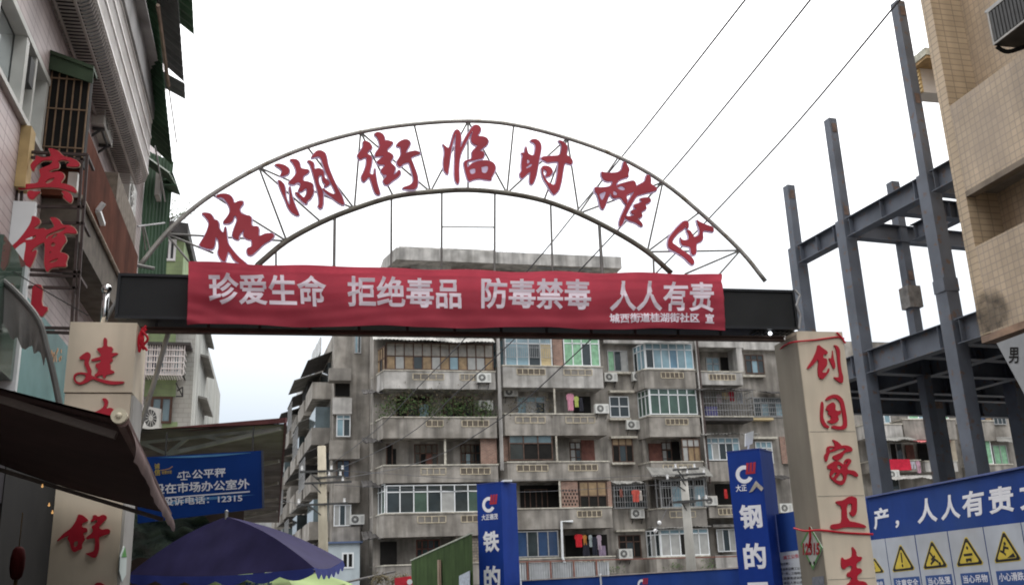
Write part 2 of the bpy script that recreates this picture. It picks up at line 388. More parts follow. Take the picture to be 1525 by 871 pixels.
I = {1: (427, 359), 2: (527.7, 311), 3: (641, 286), 4: (755, 288), 5: (862, 318), 6: (964, 375)}
M = {1: (478.5, 331), 2: (586, 293), 3: (697, 283), 4: (810, 299), 5: (917, 346)}
struts = [(O[1], I[1]), (O[1], (318, 377)), (O[1], (286, 395)), (O[2], I[1]), (O[2], I[2]), (O[2], M[1]), (O[3], I[2]), (O[4], I[2]), (O[4], I[3]), (O[4], M[2]), (O[5], I[3]), (I[3], O[6]), (O[6], M[3]), (O[6], I[4]), (O[7], I[4]),
          (I[4], O[8]), (O[8], M[4]), (O[8], I[5]), (I[5], O[9]), (I[5], O[10]), (M[5], O[10]), (O[10], I[6]), (I[6], O[11]), (I[6], O[12]), (O[12], (1020, 408)), (O[12], (1068, 412)), ((316, 290), I[1])]
for i, (p, q) in enumerate(struts):
    P_, Q_ = Vector(gpt(*p, BA + .004 * (i % 3))), Vector(gpt(*q, BA + .004 * (i % 3)))
    MB(TG).tube([P_, Q_], .0125, 6).build('strut', STRM, gate)
for x, y0, x1, y1, r in ((411, 369, 411, 397, .012), (498.5, 325, 497.5, 398, .018), (583, 294, 582.5, 400, .013), (658, 286, 657.5, 402, .013), (737, 287, 736.5, 404, .013), (820, 303, 823, 406, .013), (892.5, 336, 897, 408, .02), (973, 385, 974, 410, .013)):
    MB(TG).tube([gpt(x, y0), gpt(x1, y1)], r, 6).build('upright', STRM, gate)
MB(TG).tube([gpt(658, 338), gpt(737, 338.5)], .009, 6).build('cross_bar', STRM, gate)
MB(TG).tube([gpt(205, 395, .2), gpt(230, 400, .2)], .02, 6).build('pipe_foot', STRM, gate)
c_ = MB(TG); c_.tube([gpt(1184, 432, -.03), gpt(1191, 440, -.05), gpt(1186, 455, -.05), gpt(1192, 470, -.05), gpt(1190, 489, -.04)], .016, 8); c_.build('curled_bracket', GREYM, gate)

ARCH = [
 ('桂', (280, 270), 6.2208, [
  ([(258,148),(285,128),(340,122),(390,135),(415,165),(430,215),(470,190),(512,190),(515,215),(490,245),(478,270),(495,310),(540,322),(580,330),(592,360),(588,410),(600,425),(650,425),(660,455),(655,500),(662,520),(720,490),(790,490),(800,515),(770,550),(700,590),(640,650),(590,695),(555,690),(545,650),(555,625),(590,615),(595,590),(590,550),(550,545),(515,520),(515,480),(525,455),(505,470),(470,520),(475,550),(440,545),(415,525),(412,500),(430,440),(455,380),(455,350),(435,320),(425,340),(420,370),(390,398),(330,400),(330,380),(360,345),(390,300),(390,260),(370,215),(340,175),(310,155),(280,160)], []),
  ([(125,305),(160,298),(210,308),(232,335),(245,365),(275,370),(290,400),(290,440),(310,475),(335,488),(340,440),(350,425),(358,470),(365,550),(375,590),(410,640),(470,710),(520,750),(560,785),(600,800),(560,800),(480,770),(430,740),(375,650),(360,700),(345,755),(310,740),(275,675),(290,620),(285,560),(262,520),(255,545),(250,600),(235,635),(190,635),(100,605),(130,560),(170,490),(195,420),(195,385),(160,335)], [])]),
 ('湖', (400, 210), 7.257, [
  ([(65,265),(110,255),(170,270),(215,300),(228,330),(215,370),(170,385),(125,395),(140,360),(150,335),(120,305),(80,280)], []),
  ([(100,430),(130,440),(170,480),(182,530),(185,600),(205,670),(230,715),(232,620),(220,510),(235,500),(240,540),(258,620),(285,700),(325,790),(330,815),(300,815),(250,785),(210,730),(180,650),(140,560),(110,480)], []),
  ([(225,215),(265,205),(310,215),(335,245),(345,305),(380,315),(430,320),(440,345),(420,365),(380,385),(370,420),(375,445),(420,450),(465,465),(482,490),(480,530),(492,545),(480,590),(450,640),(410,665),(420,690),(395,690),(350,650),(300,595),(285,565),(310,565),(350,600),(385,630),(415,575),(412,530),(400,520),(370,550),(325,565),(322,545),(345,500),(345,470),(320,455),(270,485),(220,475),(215,460),(255,420),(290,380),(300,345),(285,290),(255,240)], []),
  ([(415,230),(440,220),(480,240),(492,265),(490,320),(540,305),(580,320),(598,350),(600,410),(640,435),(662,465),(650,490),(610,510),(600,500),(615,480),(590,460),(580,430),(575,380),(545,385),(535,420),(545,480),(570,520),(590,570),(590,680),(580,730),(555,745),(530,715),(545,700),(545,640),(530,560),(505,460),(480,370),(460,300),(440,250)], []),
  ([(455,200),(490,150),(525,115),(570,115),(610,140),(625,180),(640,270),(680,380),(740,510),(790,600),(820,690),(805,705),(740,670),(680,620),(620,580),(575,530),(590,525),(640,560),(700,590),(725,580),(705,530),(660,440),(610,330),(580,240),(560,190),(530,180),(490,190)], [])]),
 ('街', (520, 190), 7.917, [
  ([(160,175),(200,170),(245,195),(268,240),(265,260),(215,300),(210,325),(250,340),(270,375),(265,430),(240,540),(245,560),(290,570),(298,490),(305,490),(310,570),(330,680),(365,790),(350,808),(310,795),(285,740),(255,640),(235,590),(205,620),(175,655),(150,640),(140,590),(170,540),(200,450),(205,370),(180,365),(130,390),(110,380),(90,345),(130,290),(165,235)], []),
  ([(290,95),(320,70),(360,70),(395,90),(415,130),(420,175),(440,162),(490,175),(520,190),(490,230),(450,265),(445,300),(480,310),(520,345),(510,380),(485,410),(490,430),(530,465),(548,490),(530,540),(520,575),(560,545),(580,510),(600,520),(605,560),(570,600),(510,640),(450,690),(420,685),(400,655),(400,630),(440,590),(440,570),(400,570),(370,535),(370,515),(420,465),(410,450),(350,450),(320,420),(350,395),(395,360),(400,350),(350,350),(300,355),(310,310),(360,245),(355,190),(330,130)], []),
  ([(550,225),(590,180),(640,155),(690,155),(720,185),(715,220),(680,275),(660,320),(720,295),(790,285),(835,310),(825,330),(770,345),(720,370),(740,410),(770,490),(800,570),(810,650),(800,710),(770,740),(700,742),(620,735),(640,715),(720,690),(755,650),(755,600),(735,530),(710,440),(690,425),(640,440),(595,480),(565,455),(555,420),(590,370),(610,330),(605,270),(600,240),(570,240)], [])]),
 ('临', (640, 175), 7.575, [
  ([(135,300),(170,335),(215,365),(240,280),(265,190),(290,150),(320,148),(345,190),(350,260),(340,370),(380,270),(440,170),(480,110),(520,92),(560,110),(575,150),(555,190),(530,225),(600,225),(645,245),(660,280),(645,320),(580,370),(555,395),(600,395),(615,430),(600,470),(520,490),(430,505),(415,520),(420,580),(430,570),(470,530),(560,500),(650,495),(715,520),(740,570),(730,620),(690,690),(690,720),(640,715),(560,700),(490,710),(440,735),(420,700),(395,610),(380,530),(390,505),(430,490),(470,480),(475,440),(470,400),(540,330),(500,320),(465,290),(460,240),(485,165),(460,190),(400,310),(345,420),(328,520),(325,640),(330,720),(318,768),(295,745),(275,690),(278,500),(285,300),(295,190),(275,230),(250,330),(230,430),(215,560),(200,660),(180,640),(155,600),(150,500),(165,420),(160,360)],
   [[(445,605),(470,590),(510,585),(510,640),(470,655),(450,640)], [(575,570),(650,555),(655,590),(630,645),(585,635),(580,600)]])]),
 ('时', (760, 190), 7.255, [
  ([(165,205),(175,250),(185,290),(220,310),(250,315),(262,270),(270,210),(255,180),(205,160),(230,140),(265,135),(300,150),(325,185),(330,230),(315,310),(295,420),(275,530),(250,600),(225,630),(205,610),(205,560),(215,490),(190,500),(160,530),(130,560),(105,550),(95,510),(120,480),(115,420),(120,350),(130,320),(108,280),(145,290),(155,240)],
   [[(175,350),(210,380),(175,410)], [(165,440),(230,395),(225,430),(165,460)]]),
  ([(510,150),(550,155),(590,185),(615,225),(605,280),(600,310),(640,330),(665,365),(665,400),(645,410),(590,390),(575,410),(560,500),(545,600),(520,690),(470,740),(440,710),(400,640),(350,560),(335,500),(330,450),(350,425),(400,425),(440,450),(455,490),(430,530),(380,545),(375,530),(395,500),(375,470),(350,465),(345,490),(360,540),(400,600),(450,630),(480,630),(500,540),(510,440),(515,380),(460,380),(400,390),(360,370),(325,350),(345,325),(420,320),(530,315),(545,250),(550,200),(525,170)], [])]),
 ('摊', (870, 230), 6.7, [
  ([(165,180),(200,190),(260,195),(330,190),(370,160),(385,85),(400,82),(430,125),(445,160),(430,200),(438,235),(380,250),(330,275),(305,330),(345,305),(420,285),(485,268),(505,285),(512,330),(540,310),(600,280),(615,215),(640,215),(660,250),(655,300),(690,325),(722,345),(710,375),(650,385),(560,410),(520,420),(480,480),(430,570),(395,650),(380,700),(350,735),(342,690),(360,630),(400,540),(460,430),(500,375),(450,400),(410,420),(425,480),(415,512),(390,490),(360,440),(290,450),(265,430),(260,400),(235,430),(215,490),(190,550),(175,558),(155,530),(135,440),(120,400),(105,390),(95,335),(150,340),(230,335),(265,320),(280,275),(220,280),(185,260),(165,220)],
   [[(140,405),(215,375),(200,420),(175,470),(155,450)], [(285,375),(305,378),(328,408),(300,420),(280,408)], [(318,345),(370,322),(408,355),(380,372),(345,362)]]),
  ([(545,450),(600,440),(645,440),(660,465),(645,490),(600,510),(615,540),(605,560),(560,585),(575,620),(560,640),(520,650),(560,680),(580,720),(560,730),(510,690),(440,670),(405,645),(402,620),(440,630),(500,615),(470,600),(455,585),(470,565),(520,555),(490,540),(490,510),(530,500),(570,480),(560,470)], [])]),
 ('区', (970, 310), 8.708, [
  ([(470,190),(475,240),(462,280),(440,275),(445,230),(420,275),(340,330),(280,400),(255,455),(320,500),(400,560),(490,620),(540,680),(545,730),(520,745),(480,715),(420,650),(330,590),(250,550),(210,520),(205,460),(215,400),(270,320),(350,230),(400,185),(440,172)], []),
  ([(580,155),(600,180),(650,205),(720,235),(790,255),(800,320),(740,310),(660,300),(655,350),(660,400),(640,440),(580,465),(570,490),(575,570),(560,610),(530,620),(505,590),(495,510),(440,500),(390,490),(365,450),(365,375),(380,420),(420,430),(475,420),(475,360),(445,300),(470,290),(500,310),(530,360),(545,390),(600,365),(620,325),(610,270),(585,200)], [])])]
for ch, org, sc, polys in ARCH:
    pf = lambda x, y: PG(x, y, .2)
    o = brush(polys, org, sc, pf, GN, .016, .02).build('character', REDC, gate, label='red brush character %s with pale edge on the arch' % ch)
    brush_border(polys, org, sc, pf, GN, sc * 1.8, .006, 0.).build('backing_board', BORD, o)
REDL = mat('red_relief_letter', (.44, .012, .03), .4, .08, 3, spec=.4)
PILLAR_R = [
 ('创', (1195, 500), 5.44, [
  ([(120,70),(155,100),(200,130),(195,155),(165,150),(160,180),(195,190),(195,240),(165,275),(150,300),(190,300),(210,255),(213,290),(180,330),(160,355),(125,340),(118,270),(125,220),(120,190),(80,240),(35,275),(35,255),(80,190),(110,120)], []),
  ([(238,110),(245,180),(262,240),(252,278),(230,240),(205,180),(228,190),(235,160)], []),
  ([(245,75),(280,85),(298,120),(298,200),(310,290),(325,340),(320,388),(285,375),(240,335),(280,340),(295,330),(280,240),(272,140),(262,100)], [])]),
 ('国', (1195, 500), 5.44, [
  ([(148,530),(165,545),(165,600),(160,660),(180,710),(215,740),(200,752),(165,735),(140,690),(140,600)], []),
  ([(178,525),(195,495),(240,475),(285,480),(325,520),(340,590),(355,680),(355,740),(330,762),(270,760),(225,745),(240,725),(290,735),(325,725),(325,680),(310,590),(295,530),(250,500),(210,520)], []),
  ([(180,600),(200,560),(240,535),(262,560),(258,600),(275,610),(305,605),(305,635),(275,650),(290,680),(270,705),(230,715),(205,700),(195,690),(225,680),(225,650),(200,640),(205,610)], [])]),
 ('家', (1222, 648), 10.88, [
  ([(175,70),(215,80),(270,110),(310,145),(325,170),(370,160),(440,170),(490,200),(505,235),(495,265),(430,270),(370,290),(350,340),(315,380),(260,415),(215,400),(180,360),(190,335),(250,310),(320,280),(400,225),(360,210),(290,225),(200,265),(140,275),(120,320),(100,400),(80,435),(60,410),(48,350),(60,310),(85,290),(85,230),(100,185),(140,172),(200,180),(225,185),(215,130)], [[(125,205),(190,200),(222,204),(135,248)]]),
  ([(100,490),(160,450),(220,415),(280,420),(330,455),(365,480),(375,420),(400,385),(440,375),(485,400),(480,440),(440,490),(415,530),(430,560),(520,570),(570,600),(600,650),(585,680),(530,660),(470,625),(410,630),(405,690),(385,760),(335,810),(280,800),(210,755),(145,690),(135,640),(150,590),(170,550),(100,545)], [[(385,450),(428,402),(418,445),(380,480)], [(248,485),(300,482),(328,520),(300,565),(265,540)], [(312,600),(358,660),(358,720),(300,742),(228,722),(270,670)], [(155,665),(215,600),(255,608),(190,695)]])]),
 ('卫', (1205, 640), 3.773, [
  ([(145,400),(190,395),(225,370),(262,380),(265,410),(262,470),(240,490),(220,465),(235,455),(235,410),(205,420),(210,510),(270,520),(310,535),(318,550),(280,548),(200,545),(140,560),(115,550),(120,530),(165,525),(180,515),(180,430),(150,415)], [])]),
 ('生', (1205, 640), 3.773, [
  ([(235,650),(260,680),(262,710),(295,712),(285,735),(262,745),(260,775),(285,775),(295,795),(265,815),(265,845),(310,850),(325,871),(320,900),(200,900),(205,870),(230,850),(235,825),(210,825),(208,805),(235,790),(235,760),(210,765),(190,785),(175,765),(178,710),(195,730),(235,715),(240,690)], [])])]
for ch, org, sc, polys in PILLAR_R:
    brush(polys, org, sc, lambda x, y: PG(x, y, 0), GN, .022, .002).build('character', REDL, rp, label='red relief character %s on the right pillar' % ch)
PILLAR_L = [
 ('建', (70, 480), 5.447, [
  ([(470,125),(490,135),(490,200),(530,200),(540,225),(520,250),(580,250),(575,265),(525,285),(540,310),(510,335),(520,355),(515,385),(550,400),(545,415),(480,430),(475,455),(455,450),(455,425),(400,445),(385,430),(410,410),(420,390),(400,365),(395,340),(440,325),(440,305),(380,320),(355,310),(380,295),(440,280),(440,260),(420,240),(405,220),(420,210),(460,205),(460,140)], []),
  ([(262,290),(290,265),(330,240),(355,255),(355,285),(340,320),(345,350),(365,390),(360,430),(385,440),(450,465),(540,480),(630,480),(630,495),(560,508),(500,505),(420,480),(370,460),(330,490),(270,510),(230,490),(215,450),(225,420),(270,405),(320,412),(335,410),(320,370),(305,340),(310,300),(275,305)], [[(230,440),(260,420),(310,425),(320,440),(300,475),(265,490),(240,475)]])], -.012),
 ('宜', (70, 480), 5.447, [
  ([(445,620),(480,615),(500,640),(495,670),(480,700),(520,692),(550,710),(545,740),(480,770),(400,790),(330,820),(300,850),(290,810),(330,760),(400,725),(440,705),(465,680),(470,650)], []),
  ([(380,850),(470,830),(480,860),(470,1000),(560,1000),(560,1030),(300,1040),(300,1010),(380,1005)], [[(410,880),(445,870),(445,910),(410,920)], [(410,945),(445,935),(445,980),(410,985)]])], 0),
 ('舒', (60, 720), 5.767, [
  ([(330,260),(370,270),(415,310),(405,325),(360,340),(360,375),(405,380),(410,410),(370,425),(375,450),(390,470),(360,520),(360,560),(330,570),(290,590),(270,560),(255,500),(235,470),(250,440),(220,455),(150,495),(145,490),(200,430),(270,380),(310,320),(320,290)], [[(288,500),(330,490),(322,535),(295,548)]]),
  ([(450,275),(480,265),(500,285),(545,262),(575,280),(570,305),(530,345),(500,375),(530,395),(580,385),(605,400),(595,430),(540,445),(505,460),(510,520),(505,580),(480,635),(450,635),(410,610),(385,600),(430,590),(465,580),(475,520),(475,465),(430,470),(400,480),(395,460),(440,430),(460,400),(440,370),(470,350),(500,320),(480,310),(440,330),(435,320),(460,290)], [])], 0),
 ('适', (60, 720), 5.767, [([(480,850),(520,845),(560,871),(560,900),(520,960),(440,960),(450,900)], [])], 0)]
for ch, org, sc, polys, lf in PILLAR_L:
    brush(polys, org, sc, lambda x, y, lf=lf: PG(x, y, lf), GN, .022, .002).build('character', REDL, lp, label='red relief character %s on the left pillar' % ch)

# ---- banner tied on the header
BANM = mat('red_banner_cloth', (.55, .075, .11), .75, .14, 2.5, trans=.45, spec=.15)
bTL, bTR, bBL, bBR = PG(281, 390, -.05), PG(1075, 409, -.05), PG(279, 484, -.05), PG(1080, 491, -.05)
def ban(u, v):     # u along, v up
    p = (bBL * (1 - u) + bBR * u) * (1 - v) + (bTL * (1 - u) + bTR * u) * v
    n = .013 * math.sin(v * 15 + 4 * math.sin(u * 4) + u * 8) * (.6 + .4 * math.sin(u * 9 + 1)) + .005 * math.sin(v * 31 - u * 14 + 2 * math.sin(u * 11)) + .010 * math.sin(u * 60 + v * 9) * (1 - v) ** 2 + .014 * math.sin(u * 31 + v * 6) * v ** 4 + .02 * math.sin(u * 90 + v * 25) * max(0, .12 - u) * 6 * (1 - v) + .05 * max(0, .10 - u) * math.sin(v * 9 + u * 60)
    p = p + GN * (n + .012 - .02 * math.exp(-((v - .88) / .03) ** 2))
    p.z += (.012 * math.sin(u * 23) * (1 - v) ** 3 + (.008 * math.sin(u * 40) - .02 * math.sin(u * math.pi)) * v ** 6)
    return p
bn = MB(); bn.grid(ban, 160, 36)
banner = bn.build('banner', BANM, None, 'long red cloth banner with white lettering tied across the black header', 'banner', smooth=True)
BANW = mat('banner_white_print', (.80, .70, .78), .7, .05, 3)
def btext(s, x0, x1, y0a, y1a, y0b, y1b, bold):
    vs, fs = glyphs(s, bold); bx = lambda x, y: PG(x, y, -.05)
    L_ = (bTR - bTL).length
    def uv(p):
        q = p - G0; u = (q.dot(GD) - (bBL - G0).dot(GD)) / (bBR - bBL).dot(GD); lo = bBL.z + (bBR.z - bBL.z) * u; hi = bTL.z + (bTR.z - bTL.z) * u
        return u, (q.z - lo) / (hi - lo)
    c = MB(); BL, BR, TL = bx(x0, y1a), bx(x1, y1b), bx(x0, y0a)
    c.add([ban(*uv(BL + (BR - BL) * x + (TL - BL) * y)) + GN * (.003 + .002 * z) for x, y, z in vs], fs)
    c.build('lettering', BANW, banner)
btext('珍爱生命', 313, 488, 406, 454, 410, 457, .024)
btext('拒绝毒品', 518, 687, 410, 457, 413, 460, .024)
btext('防毒禁毒', 716, 879, 413, 460, 416, 462, .024)
btext('人人有责', 907, 1061, 417, 463, 420, 465, .024)
btext('城西街道桂湖街社区', 907, 1040, 466, 481, 467, 482, .03)
btext('宣', 1049, 1062, 467, 482, 467, 482, .03)
# red ribbons
RIB = mat('red_ribbon', (.5, .015, .03), .6, .1, 3)
def ribbon(pts, r, lab, nm='ribbon'):
    MB().tube(smooth_curve(pts, 4), r, 6).build(nm, RIB, None, lab, 'ribbon')
ribbon([PG(1158, 524, .62), PG(1170, 514, .3) - GD * .012, PG(1185, 509, -.01) - GD * .012, PG(1215, 506, -.012), PG(1245, 502, -.012), PG(1256, 504, -.012) + GD * .01], .011, 'red ribbon wound round the top of the right pillar')
ribbon([PG(1246, 495, -.02), PG(1252, 501, -.02), PG(1259, 511, -.02)], .012, 'short red ribbon end at the top corner of the right pillar')
ribbon([PG(1184, 786, .3) - GD * .012, PG(1200, 790, .1) - GD * .012, PG(1222, 789, -.012), PG(1260, 793, -.014), PG(1300, 795, -.012)], .013, 'red ribbon tied round the right pillar at the height of the diamond plate')
for i, (px, py, lab) in enumerate(((216, 492, 'bunched red cloth strip hanging at the top of the left pillar'),)):
    c_ = MB(); p = PG(px, py, .1)
    for k in range(6):
        c_.tube(smooth_curve([p + Vector((random.uniform(-.05, .05), random.uniform(-.05, .05), random.uniform(-.03, .05))), p + Vector((random.uniform(-.06, .06), -.03, -.1)), p + Vector((random.uniform(-.05, .05), 0, random.uniform(-.25, -.15)))], 4), .014, 6)
    c_.build('cloth_strip', RIB, None, lab, 'cloth strip')
# diamond plate on the right pillar's street side
sd = lambda x, y: PP(x, y, TG((a0 - .012, 0, 0)), GD)
q = [sd(1206.5, 783), sd(1225, 815), sd(1211, 848), sd(1192.5, 810)]
dp = MB().slab(q, GD * .008); dm = thing('diamond_plate', 'white diamond shaped hotline plate hung on the right pillar', 'plate', q[2])
dp.build('plate', mat('plate_white', (.62, .66, .62), .5, .08, 3), dm)
c_ = MB(); cc = sum(q, Vector()) / 4
for i in range(4):
    A, B_ = q[i], q[(i + 1) % 4]; c_.slab([A - GD * .001, B_ - GD * .001, cc + (B_ - cc) * .86 - GD * .001, cc + (A - cc) * .86 - GD * .001], -GD * .003)
c_.build('green_border', mat('plate_green', (.12, .34, .10), .5, .1, 3), dm)
text('12315', 'lettering', RED, dm, sd(1196, 826), sd(1221, 826), sd(1196, 808), .04, .003, .003)
c_ = MB(); c_.tube([sd(1207, 784) - GD * .01, sd(1208, 800) - GD * .012, sd(1206, 815) - GD * .012], .012, 6); c_.build('hanging_ribbon', RIB, dm)
c_ = MB(); c_.disc(sd(1207, 838) - GD * .005, .022, -GD, .004, 12); c_.disc(sd(1213, 838) - GD * .005, .022, -GD, .004, 12); c_.build('emblem', DARK, dm)
# grey notice on the side of the pillar, pale oval card on the left pillar
c_ = MB(); c_.slab([sd(1209, 859), sd(1226, 857), sd(1228, 885), sd(1211, 887)], GD * .006); c_.build('notice_plate', mat('grey_plate', (.26, .28, .33), .5, .2, 20), None, 'small grey metal plate low on the right pillar', 'plate')
sl = lambda x, y: PP(x, y, TG((.67, 0, 0)), GD)
ov = [(184, 812), (188, 830), (187, 855), (181, 866), (177, 850), (178, 828)]
card = thing('oval_card', 'pale leaf shaped card hung on the side of the left pillar', 'card', sl(181, 866))
MB().slab([sl(*p) for p in ov], GD * .006).build('card_face', mat('card_pale', (.6, .68, .66), .5, .08, 3), card)
MB().slab([p + GD * .007 for p in (sl(185, 814), sl(187.5, 829), sl(180, 829))], GD * .002).build('green_tip', mat('plate_green', (.1, .3, .1)), card)

# ================================================================== STEEL FRAME (building site on the right)
SD = Vector((-.1, 1, 0)).normalized(); SNn = Vector((SD.y, -SD.x, 0)); S0 = Vector((14.3, 18.21, 0))   # along the front row, inwards
def PS(x, y, off=0.): return PP(x, y, S0 + SNn * off, SNn)
frame = thing('steel_frame', 'unfinished dark steel frame of columns and beams behind the blue hoarding', 'steel frame', S0)
def column(p, w, z1, lab=None, w2=None, zs=None):
    M_ = Matrix.Translation(p) @ Matrix.Rotation(math.atan2(-SNn.x, SNn.y) + math.pi / 2, 4, 'Z')
    c = MB(lambda q: M_ @ Vector(q)); c.box(-w / 2, w / 2, -w / 2, w / 2, 0, zs or z1)
    if w2: c.box(-w2 / 2, w2 / 2, -w2 / 2, w2 / 2, zs + .001, z1)
    o = c.build('column', STEEL, frame, lab)
    w = w2 or w
    for zz in (z1 - .06, z1 - 2.4):
        d = MB(lambda q: M_ @ Vector(q)); d.box(-w / 2 + .05, w / 2 - .05, -w / 2 - .012, -w / 2 - .001, zz - .35, zz - .1); d.build('rust_patch', mat('rust_primer', (.17, .12, .10), .8, .4, 6), o)
    return o
ZU, ZL, DU = 10.38, 6.90, .50         # top of upper / lower beams
c3 = PS(1387, 300); c2 = PS(1262, 360); c1 = PS(1190, 400)
cols = [(c1, PS(1177, 276).z), (c2, PS(1226, 186).z), (c3, PS(1328, 12).z)]
for p, zt_ in cols: column(Vector((p.x, p.y, 0)), .34, zt_, None, .235, ZU + .02)
fl = lambda p: Vector((p.x, p.y, 0))
c4 = fl(c3) - SD * 3.9
column(c4, .34, 7.2)
rear = PZ(1342, 352, ZU - .25)
depth = (fl(rear) - fl(c2)).dot(SNn)
depth = max(2.0, min(depth, 6))
def sbeam(a, b, z, h=DU, w=.3, nm='beam'):
    a = Vector(a); b = Vector(b); a.z = b.z = z - h / 2
    d = (b - a).normalized(); c = MB(); c.hbeam(a, b, w, h); k = c
    L_ = (b - a).length; side = Vector((d.y, -d.x, 0)); n = max(2, int(L_ / 1.3))
    for i in range(n + 1):
        q = a + d * (.12 + (L_ - .24) * i / n)
        for s_ in (-1, 1): k.bar(q + side * s_ * .02 - Vector((0, 0, h / 2 - .022)), q + side * s_ * .02 + Vector((0, 0, h / 2 - .022)), .012, .02, d) if False else k.slab([q + side * s_ * .009 - Vector((0, 0, h / 2 - .02)), q + side * s_ * (w / 2 - .01) - Vector((0, 0, h / 2 - .02)), q + side * s_ * (w / 2 - .01) + Vector((0, 0, h / 2 - .02)), q + side * s_ * .009 + Vector((0, 0, h / 2 - .02))], d * .012)
    return c.build(nm, STEEL, frame)
F = [fl(c1), fl(c2), fl(c3), c4]
for z, h in ((ZU, DU), (ZL, .55)):
    for i in range(3):
        d = (F[i + 1] - F[i]).normalized()
        sbeam(F[i] + d * .21, F[i + 1] - d * (.21 if not (z == ZU and i == 2) else 1.6), z, h)
R_ = [p + SNn * depth for p in F]; R2 = [p + SNn * depth * 2 for p in F]; R3 = [p + SNn * 14 for p in F]
rz = PP(1327, 272, R_[1], SNn).z
# rear column with a bulged splice
q4 = PP(1342, 345, fl(rear), SD); 
column(fl(rear), .24, PP(1326, 272, fl(rear), SD).z)
spl = MB(); pz = PP(1355, 440, fl(rear), SD).z; spl.prism([(rear.x - .19, rear.y - .19), (rear.x + .19, rear.y - .19), (rear.x + .19, rear.y + .19), (rear.x - .19, rear.y + .19)], pz - .35, pz + .22); spl.build('column_splice', mat('splice', (.2, .19, .18), .7, .4, 6, rust=(.2, .1, .06)), frame)
for i in (1, 2): 
    pz = PS(1390, 432).z if i == 2 else PS(1275, 430).z
    if i == 2:
        s_ = MB(); p = F[2]; s_.prism([(p.x - .188, p.y - .188), (p.x + .188, p.y - .188), (p.x + .188, p.y + .188), (p.x - .188, p.y + .188)], pz - .18, pz + .12); s_.build('column_splice', STEEL, frame)
# cross beams going inwards
mid12 = F[1] * .42 + F[2] * .58
for p in (F[1], mid12, F[2]): sbeam(p + SNn * .21, p + SNn * 11, ZU, .45, .26)
sbeam(R_[1] - SD * .2 + SD * 0, R_[1] - SD * 6.5, ZU - .003, .45, .26)
for p in (F[0], F[1], mid12, F[2], F[2] - SD * 2): sbeam(p + SNn * .21, p + SNn * 15, ZL - .004, .5, .26)
sbeam(F[0] + SD * .8 + SNn * .2, F[0] + SD * .8 + SNn * 15, ZL - .004, .5, .26)
for off in (depth, depth * 2 + .6, 14.5):
    sbeam(F[0] + SNn * off, F[3] + SNn * off, ZL - .008, .5, .26)
# metal deck on the lower level
dk = MB(); A = F[0] + SD * .95; B_ = F[3]
n_ = 60
def deck(u, v):
    p = A * (1 - u) + B_ * u + SNn * (.3 + v * 9.0); p.z = ZL + .03 + (.05 if int(u * n_ + .5) % 2 else 0); return p
dk.grid(deck, n_, 2)
def deck2(u, v):
    p = F[0] + SD * (3.2 - 2.2 * u) + SNn * (1.9 + v * 9.0); p.z = ZL + .03 + (.05 if int(u * 18 + .5) % 2 else 0); return p
dk.grid(deck2, 18, 1); sbeam(F[0] + SD * 3.2 + SNn * 1.9, F[0] + SD * 3.2 + SNn * 14, ZL - .004, .5, .26)
dk.build('metal_deck', STEEL_D, frame)
# lower rear columns
for px, py in ((1396, 640), (1519, 620)):
    p = PP(px, py, F[0] + SNn * (depth + 4.2), SNn); column(fl(p), .42, ZL - .01)
column(F[0] + SNn * 14.5, .4, ZL)

# ================================================================== TILED BUILDING (right)
TILE_R = mat('beige_wall_tile', (.50, .385, .265), .5, .14, .8, streak=.22, tile=(.145, .145, .010, 0., (.31, .25, .195), .86), dirt=(.26, .21, .17), dirt_amt=.5, spec=.4)
TILE_P = mat('beige_band_tile', (.52, .395, .26), .5, .12, .8, streak=.2, tile=(.30, .135, .010, 0., (.27, .21, .15), .88), spec=.4)
tb = thing('tiled_building', 'tall beige tiled building with recessed balconies at the right edge', 'building', (13.7, 14, 0))
UB = 13.5
pc = PU(1440, 284, UB); zpb = pc.z          # parapet underside
zob = PU(1453, 367, UB).z; zbb = PU(1458, 502, UB).z; vE = PU(1410, 220, UB).y; vP = PU(1414, 158, UB).y; zpt = PU(1414.5, 158, UB).z
REC = 0.75
c = MB(); c.box(UB + REC, UB + 12, -8, vE - .01, zbb - .02, 22); c.build('wall', TILE_R, tb)
c = MB(); c.box(UB, UB + REC - .003, vP, vE, zbb + .01, 22); c.build('corner_pilaster', TILE_P, tb)
c = MB()
c.box(UB, UB + .2, -8, vP - .003, zpb, zpt); c.build('parapet', TILE_R, tb)
c = MB(); c.box(UB - .004, UB + .2, -8, vP - .003, zpb - .12, zpb - .002); c.build('ledge', mat('ledge_render', (.22, .18, .14), .8, .2, 2, streak=.3), tb)
c = MB(); c.box(UB, UB + .2, -8, vP - .003, zbb, zob); c.build('parapet', TILE_R, tb)
c = MB(); c.box(UB + .0, UB + REC - .002, -8, vE - .002, zbb - .14, zbb - .003); c.build('slab_edge', mat('broken_slab', (.30, .2, .14), .9, .35, 3, dirt=(.12, .1, .09)), tb)
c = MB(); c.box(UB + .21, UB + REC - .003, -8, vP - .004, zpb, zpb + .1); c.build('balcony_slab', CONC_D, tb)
c = MB(); c.box(UB + 3.0, UB + 11.9, -8, vE - .6, 0, zbb - .15); c.build('ground_floor_wall', CONC_D, tb)
